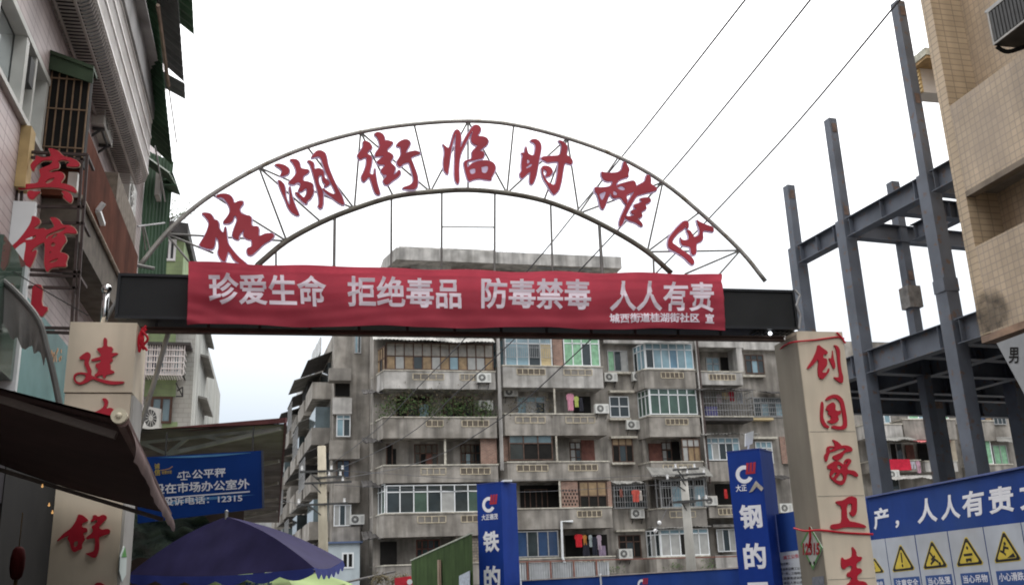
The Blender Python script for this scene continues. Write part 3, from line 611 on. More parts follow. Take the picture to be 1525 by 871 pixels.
# stained patch at the corner foot
st = MB(); s0 = lambda x, y: PU(x, y, UB - .004)
st.slab([s0(*p) for p in ((1456, 500), (1449, 420), (1524, 390), (1535, 470))], Vector((.003, 0, 0)))
sm = mat('soot_stain', (.10, .085, .07), .9, .35, 6, alpha=.5); t_ = sm.node_tree; tn = t_.nodes.new('ShaderNodeTexNoise'); tn.inputs['Scale'].default_value = 2.6; tn.inputs['Detail'].default_value = 8
tg = t_.nodes.new('ShaderNodeNewGeometry'); tr_ = t_.nodes.new('ShaderNodeMapRange'); tr_.inputs[1].default_value = .46; tr_.inputs[2].default_value = .66
t_.links.new(tg.outputs['Position'], tn.inputs['Vector']); t_.links.new(tn.outputs['Fac'], tr_.inputs[0])
vd = t_.nodes.new('ShaderNodeVectorMath'); vd.operation = 'DISTANCE'; vd.inputs[1].default_value = s0(1474, 474); t_.links.new(tg.outputs['Position'], vd.inputs[0])
vr_ = t_.nodes.new('ShaderNodeMapRange'); vr_.inputs[1].default_value = .12; vr_.inputs[2].default_value = .62; vr_.inputs[3].default_value = .85; vr_.inputs[4].default_value = 0; t_.links.new(vd.outputs['Value'], vr_.inputs[0])
tr_.inputs[3].default_value = .35
vm = t_.nodes.new('ShaderNodeMath'); vm.operation = 'MULTIPLY'; t_.links.new(tr_.outputs[0], vm.inputs[0]); t_.links.new(vr_.outputs[0], vm.inputs[1])
t_.links.new(vm.outputs[0], [n for n in t_.nodes if n.type == 'MIX_SHADER'][0].inputs[0])
st.build('stain', sm, tb)
# far roof turret with yellow fins
tur = PU(1368, 120, 15.2); VT = tur.y
c = MB(); y0 = VT
tt = thing('roof_bay', 'small projecting bay with yellow slatted side and wire top beyond the tiled building', 'bay', (15, VT, 0))
VT = 24.
def pt(x, y): return PV(x, y, VT)
us = pt(1370.5, 120).x; zt_, zb_ = pt(1370, 102).z, pt(1372, 137).z; vf_ = PU(1353, 130, us).y; xe = us + 3
c = MB(); c.box(us + .06, xe, VT, vf_, zb_, zt_); c.build('bay_wall', mat('bay_tile', (.52, .47, .42), .6, .1, 2), tt)
c = MB()
for i in range(6):
    zz = zb_ + .02 + (zt_ - zb_) * i / 6
    c.box(us - .02, us + .058, VT - .01, vf_, zz, zz + (zt_ - zb_) * .09)
for i in range(5): yy = VT + (vf_ - VT) * i / 4; c.box(us + .01, us + .055, yy, yy + .05, zb_, zt_)
c.build('slatted_side', mat('yellow_fin', (.50, .36, .17), .6, .2, 4), tt)
ue = us - .12; va_ = PU(1381, 92, ue).y; vb_ = PU(1349, 116, ue).y; z0_ = zt_ + .01
c = MB(); c.box(ue, xe, va_, vb_, z0_, z0_ + .10); c.build('eave_board', mat('bay_brown', (.34, .22, .10), .7, .25, 5), tt)
c = MB(); c.box(ue - .03, xe, va_ - .03, vb_ + .03, z0_ + .101, z0_ + .34); c.build('eave', mat('bay_eave', (.42, .41, .34), .8, .3, 6), tt)
c = MB()
for i in range(7): y = va_ + (vb_ - va_) * i / 6; c.tube([(ue + .05, y, z0_ + .34), (ue + .05, y, z0_ + .8)], .009, 5)
for zz in (.55, .79): c.tube([(ue + .05, va_, z0_ + zz), (ue + .05, vb_, z0_ + zz)], .009, 5)
c.build('wire_rail', GREYM, tt)
# air conditioner cage on the tiled wall
q0 = PU(1492, 24, UB + .1); q1 = PU(1497, 70, UB + .1); vA = q1.y
acx = thing('air_conditioner', 'dark grilled air conditioner casing fixed high on the beige tiled building', 'air conditioner', (UB + .4, vA - .5, q1.z))
c = MB(); c.box(UB - .15, UB + REC - .01, vA - 1.3, vA, q1.z, q1.z + .75); c.build('casing', mat('ac_dark_case', (.05, .048, .045), .6, .25, 3), acx)
c = MB()
for zz in (q1.z, q1.z + .71): c.box(UB - .175, UB - .151, vA - 1.3, vA, zz, zz + .04)
for yy in (vA - .04, vA - 1.3): c.box(UB - .174, UB - .151, yy, yy + .04, q1.z + .041, q1.z + .709)
c.build('casing_frame', mat('pale_case', (.36, .35, .33), .5, .15, 3), acx)
c = MB()
for i in range(14): c.box(UB - .17, UB - .152, vA - .06 - i * .09, vA - .12 - i * .09, q1.z + .06, q1.z + .69)
c.build('grille', ACD, acx)
c = MB(); c.box(UB - .17, UB + .7, vA - 1.3, vA + .05, q1.z + .751, q1.z + .79); c.build('top_sheet', mat('pale_sheet', (.36, .37, .38), .5, .1, 3), acx)
c = MB(); c.tube(smooth_curve([(UB - .1, vA, q1.z - .02), (UB + .1, vA - .05, q1.z - .14), (UB + .4, vA - .3, q1.z - .12), (UB + .7, vA - .6, q1.z - .3)], 4), .045, 6); c.build('bracket', DARK, acx)
# grey tarpaulin sheet under the slab with a painted character
tp = [PU(x, y, UB - .05) for x, y in ((1484, 511), (1530, 494), (1540, 620), (1524, 584), (1511, 560), (1499, 538))]
tar = MB(); tar.slab(tp, Vector((.02, 0, 0))); tar_o = tar.build('tarpaulin', mat('grey_tarp', (.30, .31, .32), .7, .15, 2), None, 'grey hanging sheet with a black painted character below the tiled balcony', 'tarpaulin')
text('男', 'painted_character', DARK, tar_o, PU(1502, 541, UB - .056), PU(1517, 541, UB - .056), PU(1502, 517, UB - .056), .02, .002, .001)

# ================================================================== HOARDINGS
ha, hb = PZ(1294.5, 741, 3.4), PZ(1525, 697, 3.4)
hd_ = (hb - ha); hd_.z = 0; hd_.normalize(); hn = Vector((hd_.y, -hd_.x, 0))
if hn.dot(ha) > 0: hn = -hn
def PH(x, y, off=0.): return PP(x, y, ha + hn * off, hn)
hoard = thing('safety_hoarding', 'blue hoarding wall with a row of yellow warning triangles on white panels', 'hoarding', fl(ha))
p0, p1 = fl(ha) - hd_ * .1, fl(hb) + hd_ * 6
c = MB(); c.slab([p0, p1, p1 + Vector((0, 0, 3.4)), p0 + Vector((0, 0, 3.4))], -hn * .06); c.build('blue_panel', BLUE, hoard)
c = MB(); c.bar(p0 + Vector((0, 0, 3.42)) + hn * .01, p1 + Vector((0, 0, 3.42)) + hn * .01, .09, .035); c.build('top_trim', mat('hoarding_trim', (.10, .13, .30), .5, .2, 3), hoard)
GREYP = mat('pale_sign_panel', (.46, .49, .54), .55, .1, 2, dirt=(.34, .33, .32), dirt_amt=.5)
YEL = mat('warning_yellow', (.62, .47, .06), .5, .12, 4); BLK = mat('warning_black', (.015, .013, .012), .6, .2, 4)
SBL = mat('sign_blue_strip', (.03, .08, .26), .55, .12, 3)
zt_top = lambda x, y: PH(x, y, .008)
edges = [(1288, 1317.5), (1318.5, 1361.5), (1363, 1410), (1411.5, 1463), (1464.5, 1519.5), (1521, 1575)]
topy = lambda x: 803.5 + (x - 1301) * (777 - 803.5) / 224
TXT = ['当心触电', '注意安全', '当心坠落', '当心吊物', '小心滑跌', '必须戴帽']
tri = [((1302, 829), (1318, 852), (1285, 855)), ((1340.5, 808), (1364, 848), (1328, 852)), ((1387, 802), (1413, 844), (1374, 848)), ((1438, 796), (1466.5, 840), (1423.5, 844)), ((1494, 787.5), (1523, 834), (1480, 838.5)), ((1552, 779), (1583, 828), (1540, 833))]
for i, (x0, x1) in enumerate(edges):
    A = [PH(x0, topy(x0), .005), PH(x1, topy(x1), .005)]
    lo = PH(x0, 900, .005).z
    c = MB(); c.slab([Vector((A[0].x, A[0].y, lo)), Vector((A[1].x, A[1].y, lo)), A[1], A[0]], hn * .004)
    pn = c.build('warning_panel', GREYP, hoard, label='white panel with a yellow warning triangle and the words %s' % TXT[i])
    T_ = [PH(*p, .0105) for p in tri[i]]; ce = sum(T_, Vector()) / 3
    for k, (s_, mt, nm) in enumerate(((1.0, YEL, 'triangle_edge'), (.93, BLK, 'triangle_border'), (.70, YEL, 'triangle_field'))):
        poly = []
        for j in range(3):
            P_ = ce + (T_[j] - ce) * s_; a_ = ce + (T_[(j + 1) % 3] - ce) * s_; b_ = ce + (T_[j - 1] - ce) * s_
            poly += [P_ + (b_ - P_) * .07, P_ + (a_ - P_) * .07]
        MB().slab([p + hn * (.0022 * k) for p in poly], hn * .0015).build(nm, mt, pn)
    ex = (T_[1] - T_[2]); ey = (T_[0] - (T_[1] + T_[2]) / 2); base = (T_[1] + T_[2]) / 2 + hn * .0068
    Q = lambda u, v: base + ex * u + ey * v
    c = MB(); th = ex.length * .05
    if i == 1: c.bar(Q(0, .30), Q(0, .66), th, .001, hn); c.disc(Q(0, .20) + hn * .001, th * .7, hn, .001, 10)
    elif i == 2: c.bar(Q(-.12, .55), Q(.02, .32), th, .001, hn); c.bar(Q(.02, .32), Q(.16, .2), th, .0012, hn); c.bar(Q(-.1, .3), Q(.06, .42), th, .0014, hn); c.bar(Q(-.14, .16), Q(.03, .3), th, .0016, hn); c.disc(Q(.2, .14) + hn * .001, th * .9, hn, .001, 10)
    elif i == 3: c.disc(Q(0, .58) + hn * .001, th * .7, hn, .001, 10); c.bar(Q(-.15, .36), Q(.15, .36), th, .001, hn); c.bar(Q(-.1, .2), Q(.1, .2), th, .0011, hn); c.bar(Q(-.09, .14), Q(-.04, .2), th, .0013, hn); c.bar(Q(.09, .14), Q(.04, .2), th, .0015, hn)
    elif i == 4: c.disc(Q(-.01, .56) + hn * .001, th * .8, hn, .001, 10); c.bar(Q(-.03, .5), Q(-.1, .3), th * 1.3, .001, hn); c.bar(Q(-.1, .3), Q(-.2, .36), th, .0012, hn); c.bar(Q(-.1, .3), Q(-.02, .22), th, .0014, hn); c.bar(Q(-.04, .45), Q(.1, .4), th, .0016, hn); c.slab([Q(0, .12), Q(.3, .12), Q(.24, .26)], hn * .001)
    else: c.bar(Q(.02, .6), Q(-.06, .36), th, .001, hn); c.bar(Q(-.06, .36), Q(.06, .36), th, .0012, hn); c.bar(Q(.06, .36), Q(-.02, .14), th, .0014, hn)
    c.build('pictogram', BLK, pn)
    by = lambda x: [862, 862, 857.5, 853, 848, 843][i] + 0 * x
    xa, xb = [(1291, 1316), (1330.5, 1369), (1378, 1417), (1430, 1472), (1483, 1526), (1540, 1584)][i]
    ya = [864, 860.5, 857, 853.5, 850, 846][i]
    B0 = PH(xa, ya, .0105); B1 = PH(xb, ya - 3, .0105)
    c = MB(); c.slab([Vector((B0.x, B0.y, lo)), Vector((B1.x, B1.y, lo)), B1, B0], hn * .002); c.build('blue_strip', SBL, pn)
    ww = B1 - B0
    text(TXT[i], 'lettering', WHITEL, pn, B0 + ww * .08 - Vector((0, 0, .19)) + hn * .002, B1 - ww * .06 - Vector((0, 0, .19)) + hn * .002, B0 + ww * .08 - Vector((0, 0, .04)) + hn * .002, .015, .002, .001)
def htext(s, quad, bold=.03): text(s, 'lettering', WHITEL, hoard, PH(*quad[0], .001), PH(*quad[1], .001), PH(*quad[2], .001), bold, .004, .002)
htext('产', ((1302, 789), (1325, 785), (1300, 758)))
for s, qd in (('人', ((1367, 780), (1397, 776), (1365, 744))), ('人', ((1402, 775), (1431, 771), (1400, 739))), ('有', ((1434, 771), (1467, 766), (1432, 733))), ('责', ((1474, 766), (1511, 761), (1471, 727))), ('文', ((1520, 760), (1558, 754), (1517, 719)))): htext(s, qd)
htext('，', ((1334, 786), (1340, 785), (1333, 775)))

# blue sign towers of the site gate
TH = math.radians(-36 + 13.7 * 0) - YAW * 0
def tower(nx, zt_, ly, wd, dp_, ch, partial, lab, ybot):
    corner = nx
    ang = math.radians(-46)
    d1 = Vector((math.cos(ang), math.sin(ang), 0)); d2 = Vector((-d1.y, d1.x, 0))
    c0 = Vector((corner.x, corner.y, 0)); a_ = c0 - d1 * wd
    t = thing('sign_tower', lab, 'sign tower', a_)
    c = MB(); pts = [a_, c0, c0 + d2 * dp_, a_ + d2 * dp_]
    c.prism([(p.x, p.y) for p in pts], 0, zt_); c.build('tower_body', mat('tower_blue', (.012, .042, .25), .55, .12, 1.2, dirt=(.02, .055, .22), dirt_amt=.5, streak=.12, spec=.12), t)
    c = MB(); c.prism([(p.x, p.y) for p in (a_ - d1 * .01 - d2 * .01, c0 + d1 * .01 - d2 * .01, c0 + d1 * .01 + d2 * (dp_ + .01), a_ - d1 * .01 + d2 * (dp_ + .01))], zt_ + .001, zt_ + .035); c.build('cap', mat('tower_cap', (.03, .05, .22), .5, .2, 3), t)
    n = -d2
    S = lambda u, z: a_ + d1 * (u * wd) + Vector((0, 0, z)) + n * .004
    # ring emblem with red teeth
    zc = ly[0]; r1 = wd * .26; r0 = wd * .145; uc = .47
    c = MB(); seg = 26; a0_, a1_ = math.radians(62), math.radians(332)
    ctr = S(uc, zc)
    for k in range(seg):
        t0 = a0_ + (a1_ - a0_) * k / seg; t1 = a0_ + (a1_ - a0_) * (k + 1) / seg
        f = lambda r, tt: ctr + d1 * r * math.cos(tt) + Vector((0, 0, r * math.sin(tt)))
        c.slab([f(r0, t0), f(r1, t0), f(r1, t1), f(r0, t1)], n * .004)
    c.build('emblem_ring', WHITEL, t)
    c = MB()
    for k in range(3):
        u0 = uc + .045 + k * .105; zz = zc + wd * .02
        c.slab([S(u0, zz), S(u0 + .075, zz), S(u0 + .075 + .05, zz + wd * .30), S(u0 + .05, zz + wd * .30)], n * .005)
    c.slab([S(uc + .05, zz - .02), S(uc + .33, zz - .02), S(uc + .335, zz + wd * .045), S(uc + .055, zz + wd * .045)], n * .0065)
    c.build('emblem_teeth', mat('emblem_red', (.40, .03, .05), .5, .1, 3), t)
    text(partial, 'lettering', WHITEL, t, S(.17, ly[1]), S(.17 + .66 * len(partial) / 4, ly[1]), S(.17, ly[1] + wd * .2), .02, .003, .002)
    if len(partial) < 4:
        c = MB(); c.slab([S(.56, ly[1] - .05), S(.80, ly[1] + .26), S(1.0, ly[1] + .04), S(.93, ly[1] - .04), S(.8, ly[1] + .1), S(.68, ly[1] - .02)], n * .02); c.build('torn_vinyl', mat('torn_backing', (.42, .38, .33), .8, .3, 5), t)
    for k, s_ in enumerate(ch):
        z0, z1 = ly[2 + k]; text(s_, 'lettering', WHITEL, t, S(.2, z0), S(.86, z0), S(.2, z1), .035, .004, .002)
    return t, S, a_, d1, d2
ZT = 5.2
n1 = PZ(746, 718, ZT); n2 = PZ(1131, 668.5, ZT)
def zat(n, y): return EYE + (ZT - EYE) * (0 if n is None else 1) * 0 + PP(n[0], y, n[1], (_fh.x, _fh.y, 0)).z
v1 = lambda y: PP(740 + (y - 718) * .02, y, n1, _fh).z
v2 = lambda y: PP(1120 + (y - 668) * .1, y, n2, _fh).z
tower(n1, ZT, (v1(749.5), v1(772.5), (v1(821), v1(789)), (v1(876), v1(841))), 1.02, .98, '铁的', '大正德茂', 'blue sign tower with the letters 铁的 beside the green fence', 0)
tw2, S2, a2, d12, d22 = tower(n2, ZT, (v2(704), v2(729), (v2(786), v2(749)), (v2(846), v2(807)), (v2(905), v2(866))), .98, 1.1, '钢的工', '大正', 'blue sign tower with the letters 钢的 beside the right gate pillar', 0)
c = MB(); p = a2 + d12 * .55 + d22 * .4; c.slab([(p.x - .12, p.y, ZT + .16), (p.x + .12, p.y, ZT + .24), (p.x + .2, p.y, ZT + .62), (p.x - .06, p.y, ZT + .54)], (0, .06, 0)); c.bar((p.x - .05, p.y + .02, ZT + .03), (p.x, p.y + .02, ZT + .2), .04); c.build('flood_light', mat('lamp_head', (.55, .57, .57), .4, .1, 3), None, 'pale flood lamp standing on top of the right blue sign tower', 'lamp')
p = fl(n1) + Vector((.12, .3, 0)); c = MB(); c.slab([(p.x, p.y - .25, ZT + .036), (p.x + .3, p.y - .25, ZT + .036), (p.x + .34, p.y + .3, ZT + .037), (p.x, p.y + .3, ZT + .036)], (0, 0, .06)); c.build('loose_sheet', WHITEP, None, 'small white sheet lying on the left blue sign tower', 'sheet')
# blue site gate boards between the towers, right board with notice, green fence
ga_, gb_ = fl(n1) + Vector((.75, .6, 0)), fl(a2) + d22 * .5
fz0, fz1 = PP(800, 864, ga_, _fh).z, PP(1090, 846, gb_, _fh).z
bf = thing('blue_fence', 'low blue site fence between the two blue sign towers', 'fence', ga_)
gd = (gb_ - ga_).normalized(); gn = Vector((gd.y, -gd.x, 0))
gm = ga_ + (gb_ - ga_) * .40
for i, (a_, b_) in enumerate(((ga_, gm - gd * .03), (gm + gd * .03, gb_))):
    za, zb2 = (fz0, fz0 + (fz1 - fz0) * .4) if i == 0 else (fz0 + (fz1 - fz0) * .42, fz1)
    MB().slab([a_, b_, b_ + Vector((0, 0, zb2)), a_ + Vector((0, 0, za))], -gn * .05).build('blue_panel', BLUE, bf)
    c = MB(); c.bar(a_ + Vector((0, 0, za + .02)), b_ + Vector((0, 0, zb2 + .02)), .07, .03); c.build('top_rail', mat('fence_rail', (.4, .36, .34), .6, .2, 4), bf)
c = MB(); c.bar(gm, gm + Vector((0, 0, fz0 + (fz1 - fz0) * .41 + .1)), .05); c.build('post', WHITEP, bf)
e0 = PP(956, 868, gm, gn); r1 = .17
c = MB()
for k in range(20):
    t0 = math.radians(62 + 270 * k / 20); t1 = math.radians(62 + 270 * (k + 1) / 20); f = lambda r, tt: e0 + gn * .004 + gd * r * math.cos(tt) + Vector((0, 0, r * math.sin(tt) - .05))
    c.slab([f(.1, t0), f(r1, t0), f(r1, t1), f(.1, t1)], gn * .003)
c.build('emblem_ring', WHITEL, bf)
c = MB()
for k in range(3): c.slab([e0 + gn * .005 + gd * (.03 + k * .07) + Vector((0, 0, -.03)), e0 + gn * .005 + gd * (.08 + k * .07) + Vector((0, 0, -.03)), e0 + gn * .005 + gd * (.11 + k * .07) + Vector((0, 0, .15)), e0 + gn * .005 + gd * (.06 + k * .07) + Vector((0, 0, .15))], gn * .003)
c.build('emblem_teeth', mat('emblem_red', (.40, .03, .05)), bf)
# board right of the tower, carrying the notice
ra = fl(n2) + d22 * .75 + d12 * .02; rb = fl(ha) - hd_ * .12
rn = Vector(((rb - ra).normalized().y, -(rb - ra).normalized().x, 0)); zr = PP(1165, 764, ra, rn).z
bh = thing('blue_board', 'tall blue hoarding board between the right sign tower and the gate pillar', 'hoarding', ra)
MB().slab([ra, rb, rb + Vector((0, 0, zr)), ra + Vector((0, 0, zr))], -rn * .05).build('blue_panel', BLUE, bh)
PR = lambda x, y, o=.004: PP(x, y, ra + rn * o, rn)
nb = thing('notice_board', 'white notice sheet with red heading and black lines on the blue board', 'notice', PR(1152, 880))
MB().slab([PR(1152, 900), PR(1200, 896), PR(1196, 818), PR(1150, 824)], rn * .004).build('sheet', mat('notice_white', (.52, .55, .58), .6, .08, 2), nb)
rdt = mat('notice_red', (.5, .06, .08), .6, .1, 3)
text('施工公告', 'heading', rdt, nb, PR(1167, 833, .009), PR(1190, 830, .009), PR(1166, 827, .009), .02, .002, .001)
for i, y in enumerate((838, 845, 852, 859, 866)):
    text(('工程名称：', '建设单位施工公告', '工期一年，工程地点', '安全监督电话说明', '施工单位人员公告')[i], 'text_line', BLK, nb, PR(1158 if i != 1 else 1161, y + 4, .009), PR(1176 if i == 0 else 1196, y + 2.5, .009), PR(1158 if i != 1 else 1161, y, .009), .01, .002, .001)
# green corrugated fence
f0, f1 = PD(703, 795, 34), PD(613, 835, 45.5)
gf = thing('green_fence', 'dark green sheet metal fence running back from the left blue sign tower', 'fence', fl(f0))
fd = fl(f1) - fl(f0); N = 26; GRN = mat('green_sheet', (.05, .085, .03), .7, .15, 2, streak=.3, spec=.1)
c = MB(); nrm = Vector((-fd.y, fd.x, 0)).normalized()
def gfp(u, v):
    ph = (u * N) % 1; off = .05 if int(u * N * 2 + .01) % 2 else 0
    p = fl(f0) + fd * u + nrm * off; p.z = (f0.z * (1 - u) + f1.z * u) * v; return p
c.grid(gfp, N * 2, 1); c.build('sheet', GRN, gf)
c = MB(); c.bar(f0 + Vector((0, 0, .03)), f1 + Vector((0, 0, .03)), .1, .05); c.build('top_rail', mat('pale_rail', (.36, .38, .32), .6, .2, 3), gf)
pk = PP(654, 833, fl(f0) - nrm * .12 * (1 if nrm.dot(fl(f0)) < 0 else -1), nrm); 
side = nrm if nrm.dot(fl(f0)) < 0 else -nrm
pA = PP(654, 833, fl(f0) + side * .12, nrm); c = MB(); c.bar(fl(pA), pA, .24, .1, (1, 0, 0)); c.build('timber_post', mat('pale_timber', (.36, .26, .2), .8, .2, 4), gf)
pl_ = [PP(x, y, fl(f0) + side * .08, nrm) for x, y in ((684, 880), (700, 880), (700, 849), (684, 857))]
MB().slab(pl_, side * .01).build('small_poster', mat('poster_white', (.45, .5, .58), .6, .3, 9), gf)

# ================================================================== APARTMENT BLOCK (end of the street)
VW, VF = 57.2, 55.8
apt = thing('apartment_block', 'long grey weathered apartment block with balconies behind the gateway', 'apartment block', (20, VW, 0))
c = MB(); c.prism([(5.35, 69), (5.35, VW), (31.2, VW), (31.2, 69)][::-1][::-1], 0, 17.35); c.build('wall', CONC, apt)
c = MB(); c.prism([(31.21, 69), (31.21, VW + .1), (64, VW + .1), (64, 69)], 0, 16.75); c.build('wall', CONC, apt)
def zu(x, y, v): p = PV(x, y, v); return p.x, p.z
def win(a, b, z0, z1, frame=WHITEP, cols=4, transom=.25, panes=(GLASS,), par=apt, fw_=.06, dep=.06, topm=None, back=None, lab=None, rows=None):
    """glazed unit between footprint points a and b (left to right seen from the street)"""
    a = Vector((a[0], a[1], 0)); b = Vector((b[0], b[1], 0)); d = b - a; L_ = d.length; d.normalize(); n = Vector((d.y, -d.x, 0)); Zv = Vector((0, 0, 1))
    R = lambda s0, s1, q0, q1, t0, t1: [a + d * s0 + Zv * q0 - n * t0, a + d * s1 + Zv * q0 - n * t0, a + d * s1 + Zv * q1 - n * t0, a + d * s0 + Zv * q1 - n * t0]
    f = MB(); H = z1 - z0
    def bar(s0, s1, q0, q1, e=0): f.slab(R(s0, s1, q0, q1, 0, 0), -n * (dep + e))
    bar(0, L_, z0, z0 + fw_); bar(0, L_, z1 - fw_, z1)
    lv = [z0 + fw_, z1 - fw_]
    if transom: zt_ = z1 - H * transom; bar(fw_ + .001, L_ - fw_ - .001, zt_ - fw_ / 2, zt_ + fw_ / 2, -.004)
    if rows:
        for k in range(1, rows): zr_ = z0 + H * k / rows; bar(fw_ + .001, L_ - fw_ - .001, zr_ - .02, zr_ + .02, -.006)
    for k in range(cols + 1):
        s = L_ * k / cols; s0 = min(max(s - fw_ / 2, 0), L_ - fw_); bar(s0, s0 + fw_, z0 + fw_ + .001, z1 - fw_ - .001, -.002)
    o = f.build('window', frame, par, lab)
    p = MB(); ms = list(dict.fromkeys(list(panes) + ([topm] if topm else [])))
    for k in range(cols):
        s0, s1 = L_ * k / cols, L_ * (k + 1) / cols; zt_ = z1 - H * transom if transom else z1
        p.cur = ms.index(panes[k % len(panes)]); p.add(R(s0, s1, z0, zt_, dep * .6, 0), [(0, 1, 2, 3)])
        if transom: p.cur = ms.index(topm or panes[0]); p.add(R(s0, s1, zt_, z1, dep * .6, 0), [(0, 1, 2, 3)])
    p.build('pane', ms, o)
    return o
def winpx(x0, y0, x1, y1, v, **k):
    xm, ym = (x0 + x1) / 2, (y0 + y1) / 2
    return win((zu(x0, ym, v)[0], v), (zu(x1, ym, v)[0], v), zu(xm, y1, v)[1], zu(xm, y0, v)[1], **k)
def boxpx(nm, mt, x0, y0, x1, y1, v, dep=.1, par=apt, lab=None):
    xm, ym = (x0 + x1) / 2, (y0 + y1) / 2
    c = MB(); c.box(zu(x0, ym, v)[0], zu(x1, ym, v)[0], v, v + dep, zu(xm, y1, v)[1], zu(xm, y0, v)[1]); return c.build(nm, mt, par, lab)
def cage(x0, y0, x1, y1, v, dep=.5, nx=14, ny=4, mt=GREYM, par=apt, r=.014):
    xm, ym = (x0 + x1) / 2, (y0 + y1) / 2; u0, u1 = zu(x0, ym, v)[0], zu(x1, ym, v)[0]; z0, z1 = zu(xm, y1, v)[1], zu(xm, y0, v)[1]
    c = MB()
    for k in range(nx + 1): u = u0 + (u1 - u0) * k / nx; c.bar((u, v, z0), (u, v, z1), r * 2)
    for k in range(ny + 1):
        z = z0 + (z1 - z0) * k / ny; c.bar((u0, v - .02, z), (u1, v - .02, z), r * 2.2); c.bar((u0, v, z), (u0, v + dep, z), r * 2); c.bar((u1, v, z), (u1, v + dep, z), r * 2)
    for k in range(3): c.bar((u0, v + dep * k / 3, z0), (u0, v + dep * k / 3, z1), r * 2)
    for k in range(nx + 1): u = u0 + (u1 - u0) * k / nx; c.bar((u, v, z0), (u, v + dep, z0), r * 2)
    return c.build('window_cage', mt, par)
def balcony(x0, x1, ytop, ybot, yref, left=None, m_=CONC, vents=(), v=VF, par=apt, back=VW, capm=RAILW):
    xm = (x0 + x1) / 2; u0, u1 = zu(x0, yref, v)[0], zu(x1, yref, v)[0]; z1, z0 = zu(xm, ytop, v)[1], zu(xm, ybot, v)[1]
    L_ = left or (u0, back)
    c = MB(); c.prism([(u0, v), (u1, v), (u1, back - .001), L_ if left else (u0, back - .001)], z0, z0 + .14)
    th = .11
    c.prism([(u0, v), (u1, v), (u1, v + th), (u0 + .06, v + th)], z0 + .14, z1)
    c.prism([(u0, v), (u0 + .06, v + th), (L_[0] + th, L_[1] - .001), (L_[0], L_[1] - .001)], z0 + .14, z1)
    c.prism([(u1 - th, v + th + .001), (u1, v + th + .001), (u1, back - .001), (u1 - th, back - .001)], z0 + .14, z1)
    o = c.build('balcony', m_, par)
    c = MB(); c.prism([(u0 - .03, v - .05), (u1 + .03, v - .05), (u1 + .03, v + th + .04), (u0 + .06, v + th + .04)], z1 + .001, z1 + .07)
    c.prism([(u0 - .03, v - .05), (u0 + .06, v + th + .041), (L_[0] + th, L_[1] - .002), (L_[0] - .05, L_[1] - .002)], z1 + .002, z1 + .068)
    c.build('coping', capm, o)
    if vents:
        for (xa, xb, n) in vents:
            c = MB(); d = MB()
            ua, ub = zu(xa, yref, v)[0], zu(xb, yref, v)[0]; w_ = (ub - ua) / n; zt_ = z1 - .14; zb2 = z1 - .48
            for k in range(n + 1): c.box(ua + w_ * k - .02, ua + w_ * k + .02, v - .03, v - .003, zb2, zt_)
            c.box(ua + .021, ub - .021, v - .028, v - .003, zb2 - .04, zb2); c.box(ua + .021, ub - .021, v - .028, v - .003, zt_ - .03, zt_)
            d.box(ua, ub, v - .004, v - .001, zb2, zt_)
            c.build('vent_block_frame', mat('vent_block', (.52, .45, .33), .8, .3, 6), o); d.build('vent_opening', mat('vent_shadow', (.13, .11, .09), .9, .2, 4) if n % 2 else CONC_D, o)
    return o
def sheet_awning(nm, mt, x0, x1, yedge, v, out, rise, par=apt, lab=None, wav=.02, n=24, sag=0.):
    xm = (x0 + x1) / 2; u0, u1 = zu(x0, yedge, v - out)[0], zu(x1, yedge, v - out)[0]; z = zu(xm, yedge, v - out)[1]
    c = MB(); ph = random.random() * 9
    def f(a, b): return Vector((u0 + (u1 - u0) * a, v - out * (1 - b), z + rise * b + wav * math.sin(a * (u1 - u0) * 28) + (.04 * math.sin(a * 7 + ph) + .03 * math.sin(a * 17 + ph)) * (1 - b) - sag * math.sin(a * math.pi) * (1 - b)))
    c.grid(f, max(n, int(abs(u1 - u0) * 14)), 3); k = len(c.v); vs = [p - Vector((0, 0, .03)) for p in c.v]; fs = [tuple(reversed(q)) for q in c.f]; c.add(vs, fs)
    return c.build(nm, mt, par, lab)
AWN_W = mat('pale_corrugated', (.50, .49, .46), .7, .25, 1.5, streak=.4); AWN_D = mat('dark_canopy', (.075, .07, .068), .8, .3, 2); AWN_P = mat('pink_canopy', (.44, .13, .13), .6, .2, 2); AWN_G = mat('grey_canopy', (.22, .215, .2), .8, .3, 1.5)
AWN_B = mat('blue_trim', (.10, .14, .24), .7, .2, 2)
LA = (5.32, VW + 1.0)
# --- fascia at the top, penthouse roof
boxpx('fascia', CONC_L, 560, 478, 738, 499, VF - .3, 1.5); boxpx('fascia', CONC_L, 744, 478, 897, 499, VF, 1.3); boxpx('fascia', CONC_L, 898, 480, 1038, 512, VW - .5, .45); boxpx('fascia', CONC_L, 1039, 485, 1105, 517, VF, 1.3); boxpx('fascia', CONC_L, 1106, 492, 1182, 521, VW - .4, .4)
q0, q1 = PV(590, 367, 56.2), PV(925, 384, 56.2)
zt_ = (q0.z + q1.z) / 2; zb_ = PV(760, 393, 56.2).z
c = MB(); c.prism([(q0.x, 56.2), (q1.x, 56.2), (q1.x, 68), (q0.x - .6, 68), (q0.x - .55, 58.5)], zb_, zt_); c.build('roof_slab', CONC_L, apt)
c = MB(); c.box(q0.x + .3, PV(738, 370, 57.2).x, 57.2, 66, zt_ + .001, zt_ + .45); c.build('roof_upstand', CONC_L, apt)
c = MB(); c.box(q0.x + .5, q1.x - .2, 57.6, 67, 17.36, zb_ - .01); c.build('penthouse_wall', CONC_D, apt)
winpx(693, 388, 716, 410, 57.5, cols=2, transom=0, panes=(CURT_W,)); boxpx('brick_panel', BRICK, 717, 388, 736, 412, 57.45, .1); boxpx('pale_sheet', AWN_W, 612, 388, 672, 412, 57.2, .1)
